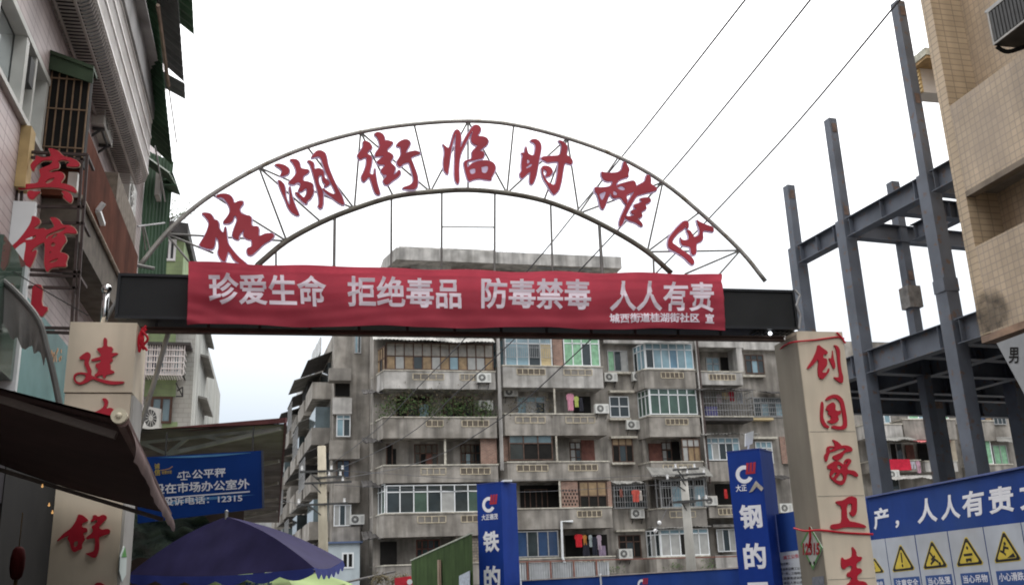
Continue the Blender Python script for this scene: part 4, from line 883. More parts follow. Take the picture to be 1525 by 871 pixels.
boxpx('railing', GREYM, 800, 399, 880, 401, 56.5, .05)
# --- column A
G3 = (CURT_T, CURT_W, GLASS, CURT_T, GLASS_B)
sheet_awning('awning', AWN_W, 556, 737, 507, VF + .2, .9, .6)
winpx(575, 511, 735, 551, VF + .1, frame=WOODF, cols=12, transom=.5, panes=(CURT_T, CURT_W, CURT_T, GLASS, CURT_T, CURT_W, CURT_T, GLASS_B, CURT_T, CURT_W, CURT_W, CURT_T), topm=mat('dusty_pane', (.27, .245, .21), .3, .25, 3, coat=.4))
uA = zu(574, 530, VF + .1)[0]
zA = [zu(650, y, VF)[1] for y in (512, 552, 579, 622, 652, 693, 717, 764, 796, 840)]
win((5.38, VW + .9), (uA - .05, VF + .15), zA[1] + .05, zA[0] - .1, frame=WOODF, cols=5, transom=.5, panes=(CURT_T, GLASS))
va = ((615, 661, 4), (685, 712, 4))
balcony(572, 738, 553, 579, 566, LA, CONC_L, va); balcony(571, 740, 622, 652, 636, LA, CONC, ((635, 660, 3), (688, 728, 5))); balcony(571, 742, 693, 718, 706, LA, CONC, ((627, 664, 4), (686, 730, 5))); balcony(572, 742, 764, 798, 780, LA, CONC, ((622, 664, 4), (687, 730, 5))); balcony(572, 742, 840, 872, 855, LA, CONC, ())
for y in (579, 652, 718, 796):
    sheet_awning('side_canopy', AWN_D, 541, 571, y + 6, VW + .6, 1.5, .5, n=10)
winpx(575, 721, 737, 763, VF + .1, cols=8, transom=.25, panes=(GLASS, GLASS, GLASS_G, GLASS, CURT_W, GLASS, GLASS_G, GLASS)); win((5.38, VW + .9), (zu(574, 740, VF + .1)[0] - .05, VF + .15), zA[7] + .05, zA[6] - .05, cols=4, transom=.25, panes=(GLASS, GLASS_G))
# row 1: dark windows behind the plants; row 2 and 4: windows and doors in the recess
winpx(590, 590, 640, 626, VW - .05, frame=WOODF, cols=3, transom=.3, panes=(DARK, GLASS, GLASS_B)); winpx(660, 590, 705, 626, VW - .05, frame=WOODF, cols=3, transom=.3, panes=(GLASS, DARK))
winpx(617, 661, 652, 700, VW - .05, frame=WOODF, cols=4, transom=.35, panes=(GLASS, DARK, TIMBER_R, GLASS)); winpx(686, 661, 716, 700, VW - .05, frame=WOODF, cols=4, transom=.35, panes=(GLASS, GLASS_B, GLASS), rows=3)
boxpx('brick_panel', BRICK, 716, 652, 740, 700, VF + .3, .12); boxpx('drain_pipe', RAILW, 661.5, 653, 664.5, 695, VF + .2, .08)
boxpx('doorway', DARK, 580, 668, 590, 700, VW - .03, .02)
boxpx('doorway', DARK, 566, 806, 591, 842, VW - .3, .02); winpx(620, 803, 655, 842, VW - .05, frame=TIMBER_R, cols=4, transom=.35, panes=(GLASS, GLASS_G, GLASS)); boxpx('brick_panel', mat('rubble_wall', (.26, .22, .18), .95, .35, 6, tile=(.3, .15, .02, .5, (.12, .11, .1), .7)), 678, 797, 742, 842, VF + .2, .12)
winpx(575, 661, 585, 700, VW - .05, frame=WOODF, cols=1, transom=0, panes=(DARK,))
# --- drain pipes
def pipe(x0, y0, x1, y1, v, r, mt, nm='drain_pipe'):
    a = PV(x0, y0, v); b = PV(x1, y1, v); MB().tube([(a.x, v, a.z), (a.x, v, b.z)], r, 8).build(nm, mt, apt)
pipe(741, 492, 747, 700, VF - .1, .11, CONC_L); pipe(1037, 500, 1048, 720, VF - .12, .07, mat('dark_pipe', (.07, .05, .045), .6, .2, 4)); pipe(1034.5, 500, 1046, 700, VF - .1, .05, CONC_L); pipe(958, 640, 962, 770, VW - .3, .16, CONC)
# --- column B
vb1, vb2 = ((768, 812, 5),), ()
LB = (zu(742, 560, VF)[0], VW)
LBx = lambda y: (zu(744, y, VF)[0] - .2, VW)
balcony(749, 898, 546, 577, 560, LBx(560), CONC_L, ((770, 812, 5), (840, 882, 4))); balcony(752, 903, 617, 648, 632, LBx(632), CONC, ((768, 812, 4), (843, 886, 4))); balcony(756, 908, 688, 715, 700, LBx(700), CONC, ((770, 816, 5), (847, 890, 5))); balcony(756, 912, 757, 787, 770, LBx(770), CONC, ((860, 896, 5),)); balcony(758, 917, 831, 856, 842, LBx(842), CONC, ((873, 900, 4),))
winpx(752, 503, 822, 545, VF + .1, cols=4, transom=.2, panes=(GLASS_B, GLASS_B, GLASS, CURT_Y), topm=GLASS_B); cage(751, 503, 822, 532, VF - .06, .1, 24, 2, r=.01)
win((LBx(525)[0] + .02, VW), (zu(751, 525, VF)[0] - .02, VF + .12), zu(820, 545, VF)[1], zu(820, 505, VF)[1], frame=GREYM, cols=3, transom=.3, panes=(GLASS_B,))
boxpx('brick_panel', BRICK, 823.5, 503, 838, 545, VF + .1, .14)
winpx(839.5, 503, 893, 545, VF + .1, cols=4, transom=.2, panes=(CURT_G, CURT_G, GLASS, CURT_G), topm=CURT_G)
for x0, y0, x1, y1 in ((825, 578, 826, 616), (828, 649, 831, 687), (833, 716, 835, 756)): pipe(x0, y0, x1, y1, VF + .05, .06, RAILW, 'balcony_post')
boxpx('recess_shade', DARK, 854, 590, 880, 618, VW - .04, .03); winpx(770, 590, 812, 620, VW - .05, frame=GREYM, cols=3, transom=.3, panes=(GLASS_B, CURT_W, GLASS))  # dark recess sheets, here and below, paint balcony shade as flat colour
winpx(758, 645, 823, 685, VF + .1, frame=WOODF, cols=3, transom=.37, panes=(GLASS, DARK, DARK), topm=glassm('blue_green_pane', (.10, .15, .17)))
boxpx('brick_panel', BRICK, 746, 645, 757, 686, VF + .35, .12)
winpx(849, 658, 866, 692, VW - .05, frame=WOODF, cols=2, transom=.3, panes=(CURT_W, GLASS), rows=3); boxpx('door', TIMBER_R, 866.5, 655, 886, 700, VW - .04, .03)
boxpx('doorway', DARK, 775, 722, 832, 762, VW - .05, .03); winpx(781, 728, 816, 757, VW - .08, frame=WOODF, cols=4, transom=0, panes=(GLASS, CURT_T, CURT_T, DARK))
bp = boxpx('brick_panel', BRICK, 836, 716, 861, 757, VF + .12, .12)
c = MB()
for r in range(5):
    for k in range(5):
        if (r + k) % 2 == 0 or True:
            p = PV(838.5 + k * 4.6 + (2.3 if r % 2 else 0), 730 + r * 5.2, VF + .117); c.box(p.x - .045, p.x + .045, p.y - .002, p.y, p.z - .06, p.z + .06)
c.build('pierced_hole', DARK, bp)
winpx(863, 716, 904, 756, VF + .1, frame=WOODF, cols=3, transom=.55, panes=(DARK, DARK, DARK), topm=CURT_T); boxpx('brick_panel', BRICK, 905, 716, 911, 756, VF + .1, .12)
winpx(770, 790, 832, 829, VF + .1, frame=GREYM, cols=4, transom=0, panes=(GLASS_D, GLASS, GLASS_D, GLASS_D)); boxpx('recess_shade', DARK, 842, 796, 905, 832, VW - .04, .03)
a_, b_ = PV(836, 776, VF - .1), PV(838, 830, VF - .1); e_ = PV(853, 776, VF - .1); f_ = PV(846, 850, VF - .1)
MB().tube([(e_.x, VF - .1, e_.z), (a_.x, VF - .1, a_.z), (b_.x, VF - .1, b_.z), (f_.x, VF - .1, f_.z)], .07, 8).build('white_pipe', WHITEP, apt)
# --- column C (plain wall)
winpx(905, 522, 935, 553, VW - .06, frame=GREYM, cols=3, transom=0, panes=(CURT_G, GLASS, CURT_W)); winpx(908, 590, 937, 621, VW - .06, cols=2, transom=.48, panes=(GLASS, GLASS)); winpx(912, 652, 943, 688, VW - .06, frame=WOODF, cols=3, transom=.3, panes=(DARK, GLASS, DARK), topm=CURT_T)
winpx(914, 722, 962, 756, VW - .06, frame=GREYM, cols=3, transom=0, panes=(DARK, GLASS, DARK)); cage(912, 720, 963, 756, VW - .5, .42, 14, 4); sheet_awning('canopy', AWN_W, 914, 960, 719, VW - .02, .6, .2)
winpx(922, 796, 955, 830, VW - .06, frame=WOODF, cols=3, transom=.3, panes=(DARK, GLASS, DARK))
for x0, x1, y in ((908, 945, 583), (910, 950, 651), (918, 960, 790), (905, 940, 555), (908, 940, 624), (912, 946, 690)): boxpx('lintel_ledge', RAILW, x0, y - 2, x1, y + 1, VW - .35, .33)
# --- column D bay
DL = lambda x, y: (zu(x, y, VF)[0] - .25, VW)
def bayrow(x0, x1, y0, y1, **k):
    winpx(x0, y0, x1, y1, VF + .1, **k); ym = (y0 + y1) / 2; xm = (x0 + x1) / 2
    win((zu(x0, ym, VF)[0] - .28, VW - .02), (zu(x0, ym, VF)[0] - .01, VF + .12), zu(xm, y1, VF)[1], zu(xm, y0, VF)[1], **{**k, 'cols': 3})
bayrow(961, 1032, 511, 549, cols=6, transom=.25, panes=(GLASS, GLASS_B, GLASS_B, glassm('blue_pane', (.12, .22, .30), .1), GLASS_B, glassm('sky_pane', (.25, .42, .5), .1)), topm=GLASS_B)
bayrow(968, 1038, 578, 617, cols=5, transom=.25, panes=(GLASS_G, GLASS_G, GLASS_G, CURT_Y if 0 else GLASS_G, GLASS_G))
sheet_awning('canopy', AWN_D, 948, 1036, 506, VF + .3, 1.0, .25)
balcony(960, 1036, 551, 578, 565, DL(960, 565), CONC, ((985, 1018, 5),)); balcony(967, 1043, 620, 650, 635, DL(967, 635), CONC, ((992, 1025, 5),)); balcony(970, 1048, 688, 712, 700, DL(970, 700), CONC, ((988, 1032, 6),)); balcony(980, 1053, 757, 785, 771, DL(980, 771), CONC_D, ((998, 1036, 4),)); balcony(978, 1058, 829, 850, 840, DL(978, 840), CONC)
boxpx('door', TIMBER_R, 967, 660, 986, 700, VW - .05, .04); winpx(986, 658, 1001, 695, VW - .05, frame=WOODF, cols=2, transom=.3, panes=(CURT_W, GLASS), rows=3); boxpx('recess_shade', DARK, 1001, 657, 1013, 700, VW - .04, .03)
winpx(1016, 653, 1043, 687, VF + .1, frame=WOODF, cols=3, transom=.35, panes=(CURT_W, CURT_T, CURT_T), topm=CURT_W)
winpx(984, 713, 1051, 755, VF + .1, frame=GREYM, cols=4, transom=.25, panes=(DARK, GLASS_B, GLASS, GLASS_B), topm=DARK); cage(979, 712, 1053, 755, VF - .3, .35, 18, 3, r=.01)
sheet_awning('canopy', AWN_G, 972, 1062, 709, VF + .1, .9, .7)
winpx(984, 787, 1056, 827, VF + .1, cols=5, transom=.18, panes=(CURT_W, CURT_W, DARK, CURT_W, CURT_W), topm=GLASS_B); win((zu(984, 807, VF)[0] - .4, VW - .1), (zu(984, 807, VF)[0] - .01, VF + .12), zu(1020, 827, VF)[1], zu(1020, 787, VF)[1], cols=3, transom=.18, panes=(GLASS, CURT_W))
sheet_awning('ledge_canopy', AWN_G, 968, 1060, 785, VF + .1, .3, .08)
# --- column E / F
balcony(1041, 1106, 554, 573, 563, None, CONC_L, ((1056, 1095, 7),)); winpx(1052, 532, 1072, 556, VW - .05, frame=GREYM, cols=2, transom=.4, panes=(GLASS_B, GLASS_B)); boxpx('recess_shade', DARK, 1074, 532, 1090, 560, VW - .04, .03)
boxpx('side_wall', CONC_L, 1098, 517, 1106, 553, VF + .02, 1.3)
boxpx('recess_shade', CONC_D, 1046, 582, 1120, 622, VW - .05, .04); cage(1044, 582, 1122, 620, VF, 1.1, 20, 4, r=.012); balcony(1044, 1122, 621, 626, 623, None, AWN_D); sheet_awning('canopy', AWN_D, 1042, 1126, 580, VF + .2, .9, .25)  # darker sheet behind the cage paints in its shade
winpx(1050, 651, 1102, 685, VF + .1, cols=5, transom=.25, panes=(GLASS_B, CURT_W, GLASS, GLASS, GLASS_B)); sheet_awning('canopy', AWN_G, 1048, 1132, 646, VF + .1, .6, .12); boxpx('side_wall', CONC, 1050, 687, 1118, 716, VF + .15, .3)
balcony(1056, 1125, 753, 770, 760, None, CONC, ((1070, 1100, 5),)); boxpx('recess_shade', DARK, 1066, 720, 1095, 755, VW - .04, .03)
winpx(1068, 787, 1096, 821, VW - .3, cols=3, transom=0, panes=(CURT_W, GLASS, CURT_W)); boxpx('lintel_ledge', CONC_L, 1062, 780, 1110, 784, VW - .7, .6); boxpx('rubble_panel', CONC_L, 1066, 826, 1110, 850, VW - .25, .2)
winpx(1110, 528, 1138, 556, VW - .06, frame=WOODF, cols=3, transom=.3, panes=(GLASS, GLASS_B, GLASS)); boxpx('lintel_ledge', RAILW, 1106, 558, 1140, 561, VW - .3, .28)
winpx(1123, 592, 1166, 620, VW - .06, frame=GREYM, cols=4, transom=.3, panes=(GLASS, GLASS_B)); cage(1121, 592, 1167, 621, VW - .6, .5, 16, 4, r=.011); boxpx('window_box', CURT_Y, 1122, 621, 1152, 625, VW - .6, .5); sheet_awning('canopy', AWN_D, 1140, 1190, 585, VW - .1, 1.0, .3)
winpx(1126, 657, 1151, 690, VW - .06, cols=3, transom=.3, panes=(GLASS_B, GLASS, CURT_W)); boxpx('lintel_ledge', RAILW, 1122, 650, 1158, 653, VW - .4, .38)
boxpx('brick_panel', BRICK, 1163, 650, 1180, 690, VW - .1, .08); sheet_awning('canopy', AWN_D, 1140, 1180, 712, VW - .1, 1.0, .3)
# --- the part seen through the steel frame
def rowR(items):
    for it in items: it()
winpx(1298, 612, 1326, 630, VW - .05, cols=3, transom=0, panes=(GLASS_B, GLASS, GLASS_B)); winpx(1352, 608, 1412, 624, VF + .1, cols=4, transom=0, panes=(CURT_G, GLASS_B, CURT_G, CURT_G)); winpx(1446, 608, 1477, 626, VW - .05, frame=WOODF, cols=3, transom=0, panes=(GLASS, GLASS_D, CURT_T)); winpx(1479, 612, 1498, 632, VW - .05, frame=GREYM, cols=3, transom=0, panes=(GLASS,))
balcony(1290, 1344, 632, 652, 640, None, CONC_L); balcony(1346, 1424, 625, 654, 640, None, CONC); balcony(1446, 1482, 627, 656, 640, None, CONC); boxpx('brick_panel', BRICK, 1508, 612, 1520, 634, VW - .1, .08)
sheet_awning('canopy', AWN_G, 1304, 1366, 655, VF + .1, 1.0, .35); sheet_awning('canopy', AWN_P, 1364, 1416, 657, VF + .1, .8, .2); sheet_awning('canopy', AWN_G, 1478, 1530, 657, VW, 1.3, .5)
winpx(1307, 659, 1345, 685, VW - .05, frame=GREYM, cols=4, transom=0, panes=(GLASS, CURT_W, DARK, GLASS)); boxpx('doorway', TIMBER_R, 1350, 662, 1362, 690, VW - .05, .04); boxpx('recess_shade', DARK, 1368, 660, 1382, 688, VW - .05, .04); boxpx('side_wall', mat('cream_wall', (.42, .36, .28), .8, .15, 2), 1405, 655, 1424, 686, VF + .6, .6)
balcony(1300, 1372, 686, 702, 694, None, CONC); balcony(1378, 1426, 687, 702, 694, None, CONC_L); sheet_awning('canopy', AWN_W, 1330, 1400, 712, VF + .1, .9, .3)
winpx(1452, 651, 1477, 691, VF + .2, cols=2, transom=0, panes=(CURT_G, CURT_G)); winpx(1480, 662, 1501, 692, VF + .5, frame=GREYM, cols=2, transom=0, panes=(CURT_G,)); balcony(1456, 1510, 692, 716, 704, None, CONC)
winpx(1306, 712, 1340, 730, VW - .05, frame=GREYM, cols=3, transom=0, panes=(GLASS,)); winpx(1395, 712, 1420, 735, VW - .05, frame=GREYM, cols=3, transom=0, panes=(GLASS,))
for x0, x1 in ((1300, 1350), (1360, 1420), (1450, 1500)):
    winpx(x0, 545, x1, 575, VW - .05, cols=4, transom=.25, panes=(GLASS_B, GLASS))
# --- greenery on the balconies, nobody could count it
def vines(nm, lab, areas, mt):
    c = MB(); rnd = random.Random(3)
    for x, y, v, rx, rz, n, s in areas:
        p = PV(x, y, v); c.leaves(p, rx, .35, rz, n, s, rnd)
    return c.build(nm, mt, None, lab, 'balcony plants', None, 'stuff')
vines('balcony_plants', 'trailing green and dry plants filling the open second balcony row', [(575 + i * 11, 607 + random.uniform(-10, 8), VF + .2, .5, .65, 85, .085) for i in range(15)], FOL)
vines('balcony_plants', 'dry brown stems along the open second balcony row', [(575 + i * 11, 598 + random.uniform(-8, 10), VF + .1, .5, .9, 75, .06) for i in range(15)] + [(760 + i * 10, 605 + random.uniform(-4, 6), VF + .25, .45, .6, 50, .06) for i in range(7)], FOL2)
vines('balcony_plants', 'small green pot plants along the lowest balcony wall above the blue fence', [(866, 845, VF - .2, .4, .3, 60, .06), (908, 846, VF - .2, .7, .25, 90, .06), (1008, 842, VF - .2, .5, .25, 60, .06), (1055, 840, VF - .2, .5, .3, 70, .06), (790, 838, VF, .4, .3, 40, .05)], FOL)
tw_ = MB(); rnd = random.Random(5); p0 = PV(758, 375, 60)
for k in range(14):
    a = p0 + Vector((rnd.uniform(-.5, .5), 0, -.5)); b = a + Vector((rnd.uniform(-1.0, 1.0), rnd.uniform(-.5, .5), rnd.uniform(.5, 1.3))); tw_.tube([a, (a + b) / 2 + Vector((.1, 0, .1)), b], [.015, .01, .004], 4)
rs = thing('bare_shrub', 'bare thin shrub growing on the roof of the apartment block', 'shrub', p0 - Vector((0, 0, .5))); tw_.build('branches', mat('twig', (.3, .28, .24), .9, .2, 5), rs)
c = MB(); c.leaves(p0 + Vector((0, 0, .2)), 1.0, .4, .6, 60, .05, rnd); c.build('foliage', FOL2, rs)
# --- air conditioners
acp = thing_local('air_conditioner', 'x', 'air conditioner', 'air conditioner units on the apartment block')
c = MB(); c.box(-.42, .42, 0, .32, 0, .56); c.build('casing', ACW, acp)
c = MB(); c.disc((-.12, -.004, .28), .215, (0, -1, 0), .003, 20); fg = c.build('fan_grille', ACD, acp)
c = MB(); c.disc((-.12, -.012, .28), .07, (0, -1, 0), .006, 12)
for k in range(6):
    t = k * math.pi / 6; d = Vector((math.cos(t), 0, math.sin(t))) * .21; c.bar(Vector((-.12, -.01, .28)) - d, Vector((-.12, -.01, .28)) + d, .012)
c.build('fan_guard', ACW, fg)
c = MB(); c.box(.2, .36, -.004, -.001, .1, .46); c.build('service_panel', mat('ac_panel', (.45, .45, .43), .5, .1, 4), acp)
c = MB()
for s_ in (-.3, .3): c.bar((s_, 0, -.03), (s_, .5, -.03), .04); c.bar((s_, .48, -.4), (s_, .05, -.04), .03)
c.bar((-.3, .05, -.035), (.3, .05, -.035), .03)
c.build('bracket', DGREY, acp)
ACS = [(721, 562, VF - .36, 'white air conditioner under the brown glazed top balcony at the left'), (724, 603, VW - .7, 'air conditioner half hidden among the balcony plants'), (761, 583, VW - .4, 'air conditioner high in the planted balcony right of the grey drain pipe'),
       (910, 561, VW - .36, 'white air conditioner below the topmost plain wall window'), (897, 608, VF - .36, 'white air conditioner at the end of the balcony with pink laundry'), (943, 632, VW - .36, 'small air conditioner below the white cross window'),
       (950, 764, VW - .36, 'air conditioner below the caged window with red cloth'), (932, 824, VW - .36, 'lowest air conditioner on the plain wall above the blue fence'), (952, 560, VW - .5, 'air conditioner beside the blue glazed bay'),
       (1059, 745, VF - .1, 'slim air conditioner between the grey cage and the red cloth'), (1171, 756, VW - .4, 'air conditioner just right of the right blue sign tower'), (1331, 706, VF - .2, 'air conditioner below the red quilt seen through the steel frame'), (532, 773, 59.2, 'air conditioner on the narrow wall left of the main block')]
for i, (x, y, v, lab) in enumerate(ACS):
    p = PV(x, y, v); p.z -= .28
    if i == 0: acp.location = p; acp['label'] = lab
    else: copy_tree(acp, p, 0, lab)
# --- laundry
def garment(x0, y0, x1, y1, v, col, lab, shape='shirt', nm='shirt', cat='laundry'):
    xm, ym = (x0 + x1) / 2, (y0 + y1) / 2; u0, u1 = zu(x0, ym, v)[0], zu(x1, ym, v)[0]; z0, z1 = zu(xm, y1, v)[1], zu(xm, y0, v)[1]; W, H = u1 - u0, z1 - z0
    mt = mat('cloth_%d_%d_%d' % tuple(int(k * 255) for k in col), col, .85, .15, 4)
    def hw(t):       # half width factor down the garment
        if shape == 'shirt': return .30 if t < .06 else (.5 if t < .34 else .36)
        if shape == 'trousers': return .33 + .1 * t
        return .5
    c = MB(); n = 12
    def f(a, b):
        k = hw(b) * 2; return Vector((u0 + W / 2 + (a - .5) * W * k, v + .04 * math.sin(a * 9 + b * 3) * (.3 + b), z1 - H * b))
    c.grid(f, 10, n); vs = [p + Vector((0, .03, 0)) for p in c.v]; c.add(vs, [tuple(reversed(q)) for q in c.f])
    o = c.build(nm, mt, None, lab, cat, 'laundry hung on the apartment block')
    return o
GAR = [(844, 586, 855, 611, (.55, .24, .32), 'pink striped shirt hung on the second balcony from the top', 'shirt', 'shirt'), (855, 590, 862, 606, (.45, .5, .15), 'yellow green top beside the pink shirt', 'shirt', 'shirt'), (862, 592, 869, 612, (.03, .03, .04), 'black garment right of the yellow green top', 'trousers', 'trousers'),
       (797, 664, 806, 677, (.5, .28, .26), 'pale pink cloth hung behind the dark glazed balcony', 'shirt', 'shirt'),
       (856, 795, 868, 814, (.55, .02, .03), 'bright red shirt on the lowest open balcony', 'shirt', 'shirt'), (868, 796, 874, 811, (.45, .20, .05), 'orange shirt beside the bright red shirt', 'shirt', 'shirt'), (867, 808, 879, 829, (.02, .02, .03), 'black trousers below the orange shirt', 'trousers', 'trousers'), (877, 796, 882, 814, (.40, .45, .46), 'pale grey shirt on the lowest open balcony', 'shirt', 'shirt'), (881, 799, 890, 828, (.02, .022, .035), 'long black coat on the lowest open balcony', 'shirt', 'coat'), (889, 796, 896, 818, (.4, .32, .38), 'white and pink shirt beside the long black coat', 'shirt', 'shirt'), (892, 812, 902, 829, (.22, .17, .24), 'mauve cloth at the right end of the lowest laundry line', 'sheet', 'towel'),
       (941, 729, 953, 747, (.48, .09, .07), 'coral red cloth in the caged wall window', 'shirt', 'shirt'), (953, 730, 956, 745, (.6, .55, .5), 'white strip of cloth beside the coral red cloth', 'sheet', 'towel'), (923, 728, 927, 740, (.25, .1, .08), 'small dull red cloth left in the caged wall window', 'sheet', 'towel'),
       (983, 722, 990, 734, (.45, .05, .08), 'red cloth at the left of the wide grey cage', 'sheet', 'towel'), (1079, 728, 1083, 742, (.5, .04, .04), 'narrow red cloth left of the right blue sign tower', 'sheet', 'towel'),
       (1068, 587, 1074, 600, (.5, .4, .42), 'pale pink top in the roofed cage', 'shirt', 'shirt'), (1076, 584, 1084, 594, (.5, .4, .25), 'round beige cloth in the roofed cage', 'sheet', 'towel'), (1085, 583, 1094, 597, (.5, .03, .06), 'red shirt in the roofed cage', 'shirt', 'shirt'), (1097, 584, 1101, 600, (.6, .6, .62), 'white shirt in the roofed cage', 'shirt', 'shirt'), (1102, 584, 1106, 601, (.55, .56, .6), 'white trousers at the right of the roofed cage', 'trousers', 'trousers'),
       (1356, 687, 1363, 698, (.5, .48, .55), 'white and violet cloth right of the red quilt', 'sheet', 'towel'), (1365, 686, 1371, 704, (.55, .33, .42), 'pale pink garment right of the red quilt', 'shirt', 'shirt')]
for x0, y0, x1, y1, col, lab, sh, nm in GAR: garment(x0, y0, x1, y1, VF + (.35 if y0 > 640 and x0 < 960 and y0 < 700 else -.02 if x0 > 1300 else .3), col, lab, sh, nm)
garment(1319, 683.5, 1356, 700, VF - .12, (.55, .02, .05), 'red quilt hung over a balcony rail seen through the steel frame', 'sheet', 'quilt', 'quilt')
p = PV(1068, 612, VF + .5); c = MB(); c.box(p.x - .75, p.x + .05, p.y, p.y + .5, p.z - .35, p.z + .3); c.build('storage_box', mat('violet_plastic', (.13, .12, .30), .5, .1, 3), None, 'violet plastic storage box in the roofed cage', 'box')
for x, y, col, lab in ((804, 847, (.45, .14, .24), 'pink basin on the ledge right of the left sign tower'), (825, 848, (.15, .32, .5), 'light blue basin on the ledge right of the left sign tower'), (843, 850, (.05, .05, .07), 'dark pot on the ledge right of the left sign tower')):
    p = PV(x, y, VF - .4); c = MB(); c.tube([p + Vector((0, 0, -.12)), p + Vector((0, 0, .1))], [.2, .28], 14); c.build('basin', mat('plastic_%d' % x, col, .45, .1, 3), None, lab, 'basin')
c = MB(); pa, pb = PV(768, 851, 52), PV(905, 849, 52)
for i in range(40):
    t = i / 39; q = pa * (1 - t) + pb * t; c.bar((q.x, 52, 0), (q.x, 52, q.z + .45), .17, .02)
c.build('corrugated_fence', mat('white_corrugated', (.5, .52, .54), .6, .12, 3, streak=.2), None, 'pale corrugated fence with a brown frame behind the blue site fence', 'fence')
c = MB(); c.bar((pa.x, 51.95, pa.z + .5), (pb.x + 9, 51.95, pb.z + .5), .06); 
for i in range(4): q = pa + (pb - pa) * (i + .5) / 4; c.bar((q.x, 51.95, 0), (q.x, 51.95, pa.z + .48), .08)
c.build('fence_frame', mat('brown_frame', (.2, .09, .07), .6, .2, 4), None, 'thin brown rail frame in front of the pale corrugated fence', 'rail')

# ================================================================== LEFT WING OF THE BLOCK, receding down the street
WDv = Vector((-.06, 1, 0)).normalized(); W0 = Vector((3.2, 60, 0)); WNn = Vector((-WDv.y, WDv.x, 0))
wing = thing('apartment_wing', 'narrow grey wing of flats with stepped awnings left of the main block', 'apartment block', W0)
TW = lambda p: W0 + WDv * p[0] + WNn * p[1] + Vector((0, 0, p[2]))          # along, out to the street, up
e1 = W0 + WDv * 46
c = MB(); c.prism([(W0.x, W0.y), (5.34, 60), (5.34, 74), (12, 110), (e1.x, e1.y)], 0, 17.4); c.build('wall', CONC, wing)
zf = [PV(515, y, 60).z for y in (505, 592, 655, 722, 790)]
winpx(528, 497, 538, 526, 59.94, par=wing, frame=GREYM, cols=2, transom=0, panes=(GLASS_B, GLASS)); winpx(501, 617, 522, 650, 59.5, par=wing, cols=2, transom=.2, panes=(GLASS_B, GLASS)); winpx(501, 684, 521, 711, 59.9, par=wing, frame=WOODF, cols=2, transom=0, panes=(GLASS, GLASS_D)); winpx(497, 751, 523, 783, 59.5, par=wing, cols=3, transom=0, panes=(CURT_W, GLASS, CURT_W))
for (y0, y1, x0, x1) in ((592, 616, 496, 524), (655, 683, 491, 536), (716, 748, 498, 536), (784, 806, 494, 536)): boxpx('parapet', CONC_L if y0 < 600 else CONC, x0, y0, x1, y1, 59.3, .69, wing)
boxpx('recess_shade', DARK, 499, 566, 521, 590, 59.96, .02, wing); boxpx('parapet', CONC_D, 490, 548, 523, 566, 59.0, .95, wing)  # flat dark sheet paints the shade of the open top balcony
RF = MB()
FLZ = [2.2, 5.1, 7.9, 10.75, 13.6]
for k, z in enumerate(FLZ):
    for j, al in enumerate((1.5, 7.5, 13.5, 20.5, 28, 36)):
        c = MB(TW); c.box(al, al + 4.6, 0.001, 1.15, z - .2, z + .85); b_ = c.build('balcony', CONC if (k + j) % 3 else CONC_D, wing)
        c = MB(TW); c.box(al + .3, al + 4.3, .0, .9 if (k + j) % 2 else .2, z + .86, z + 2.2); c.build('window', (GLASS, DARK, glassm('wing_pane', (.10, .13, .14)), CONC_D)[(k * 2 + j) % 4], wing)
        if (k + j) % 2 == 0 or k == 4:
            c = MB(TW); ol = 1.5 + .35 * ((k * 3 + j) % 2)
            c.slab([(al - .3, .0, z + 2.75), (al + 5.0, .0, z + 2.7), (al + 5.0, ol, z + 2.15), (al - .3, ol, z + 2.1)], (0, 0, .05)); c.build('awning', (AWN_D, AWN_G, AWN_D)[j % 3], wing)
        if (k * 5 + j) % 3 == 1:
            c = MB(TW); 
            for s_ in range(10): c.bar((al + s_ * .45, 1.5, z + .1), (al + s_ * .45, 1.5, z + 1.9), .03)
            for q in (.1, 1.0, 1.9): c.bar((al, 1.5, z + q), (al + 4.1, 1.5, z + q), .03)
            c.build('window_cage', GREYM, wing)
c = MB(TW)
for i in range(9): c.box(6 + i * 2.2, 7.6 + i * 2.2, .2, .3, 17.4, 18.5 + .1 * (i % 3))
c.build('roof_panel', mat('roof_panel', (.55, .56, .56), .6, .15, 2), wing)
# pale shed at the foot
sh = thing('pale_shed', 'pale blue metal shed with a small dark window at the foot of the narrow wing', 'shed', (4, 57, 0))
a, b_ = PV(488, 870, 57), PV(536, 808, 57)
c = MB(); c.box(a.x, b_.x, 57, 59.2, 0, b_.z); c.build('wall', mat('pale_blue_sheet', (.46, .52, .55), .6, .08, 2, streak=.15), sh)
c = MB(); c.box(a.x - .15, b_.x + .15, 56.8, 59.25, b_.z + .001, b_.z + .1); c.build('roof', AWN_B, sh)
winpx(509, 822, 527, 846, 56.96, par=sh, cols=2, transom=0, panes=(DARK,), fw_=.09)
# far white building
fwb = thing('white_building', 'small white building far down the street between the canopy and the grey wing', 'building', (1, 105, 0))
a, b_ = PV(405, 790, 105), PV(446, 690, 105)
c = MB(); c.box(a.x - 2, b_.x + 1.0, 105, 115, 0, b_.z); c.build('wall', mat('white_render', (.55, .56, .56), .8, .12, .5, streak=.3), fwb)
c = MB(); c.box(PV(430, 690, 104.5).x, b_.x + 1, 104.5, 112, b_.z + .001, b_.z + 1.6); c.build('roof_room', mat('brown_roof', (.25, .15, .11), .9, .3, .8), fwb)
for x0, y0 in ((412, 716), (412, 752), (432, 716), (432, 752)): boxpx('window', GLASS, x0, y0, x0 + 7, y0 + 16, 104.95, .04, fwb)
c = MB()
for i in range(8): p = PV(428 + i * 2, 684, 106); c.bar((p.x, 106, b_.z + 1.6), (p.x, 106, b_.z + 3.2 + .2 * (i % 2)), .06)
c.build('roof_rail', GREYM, fwb)

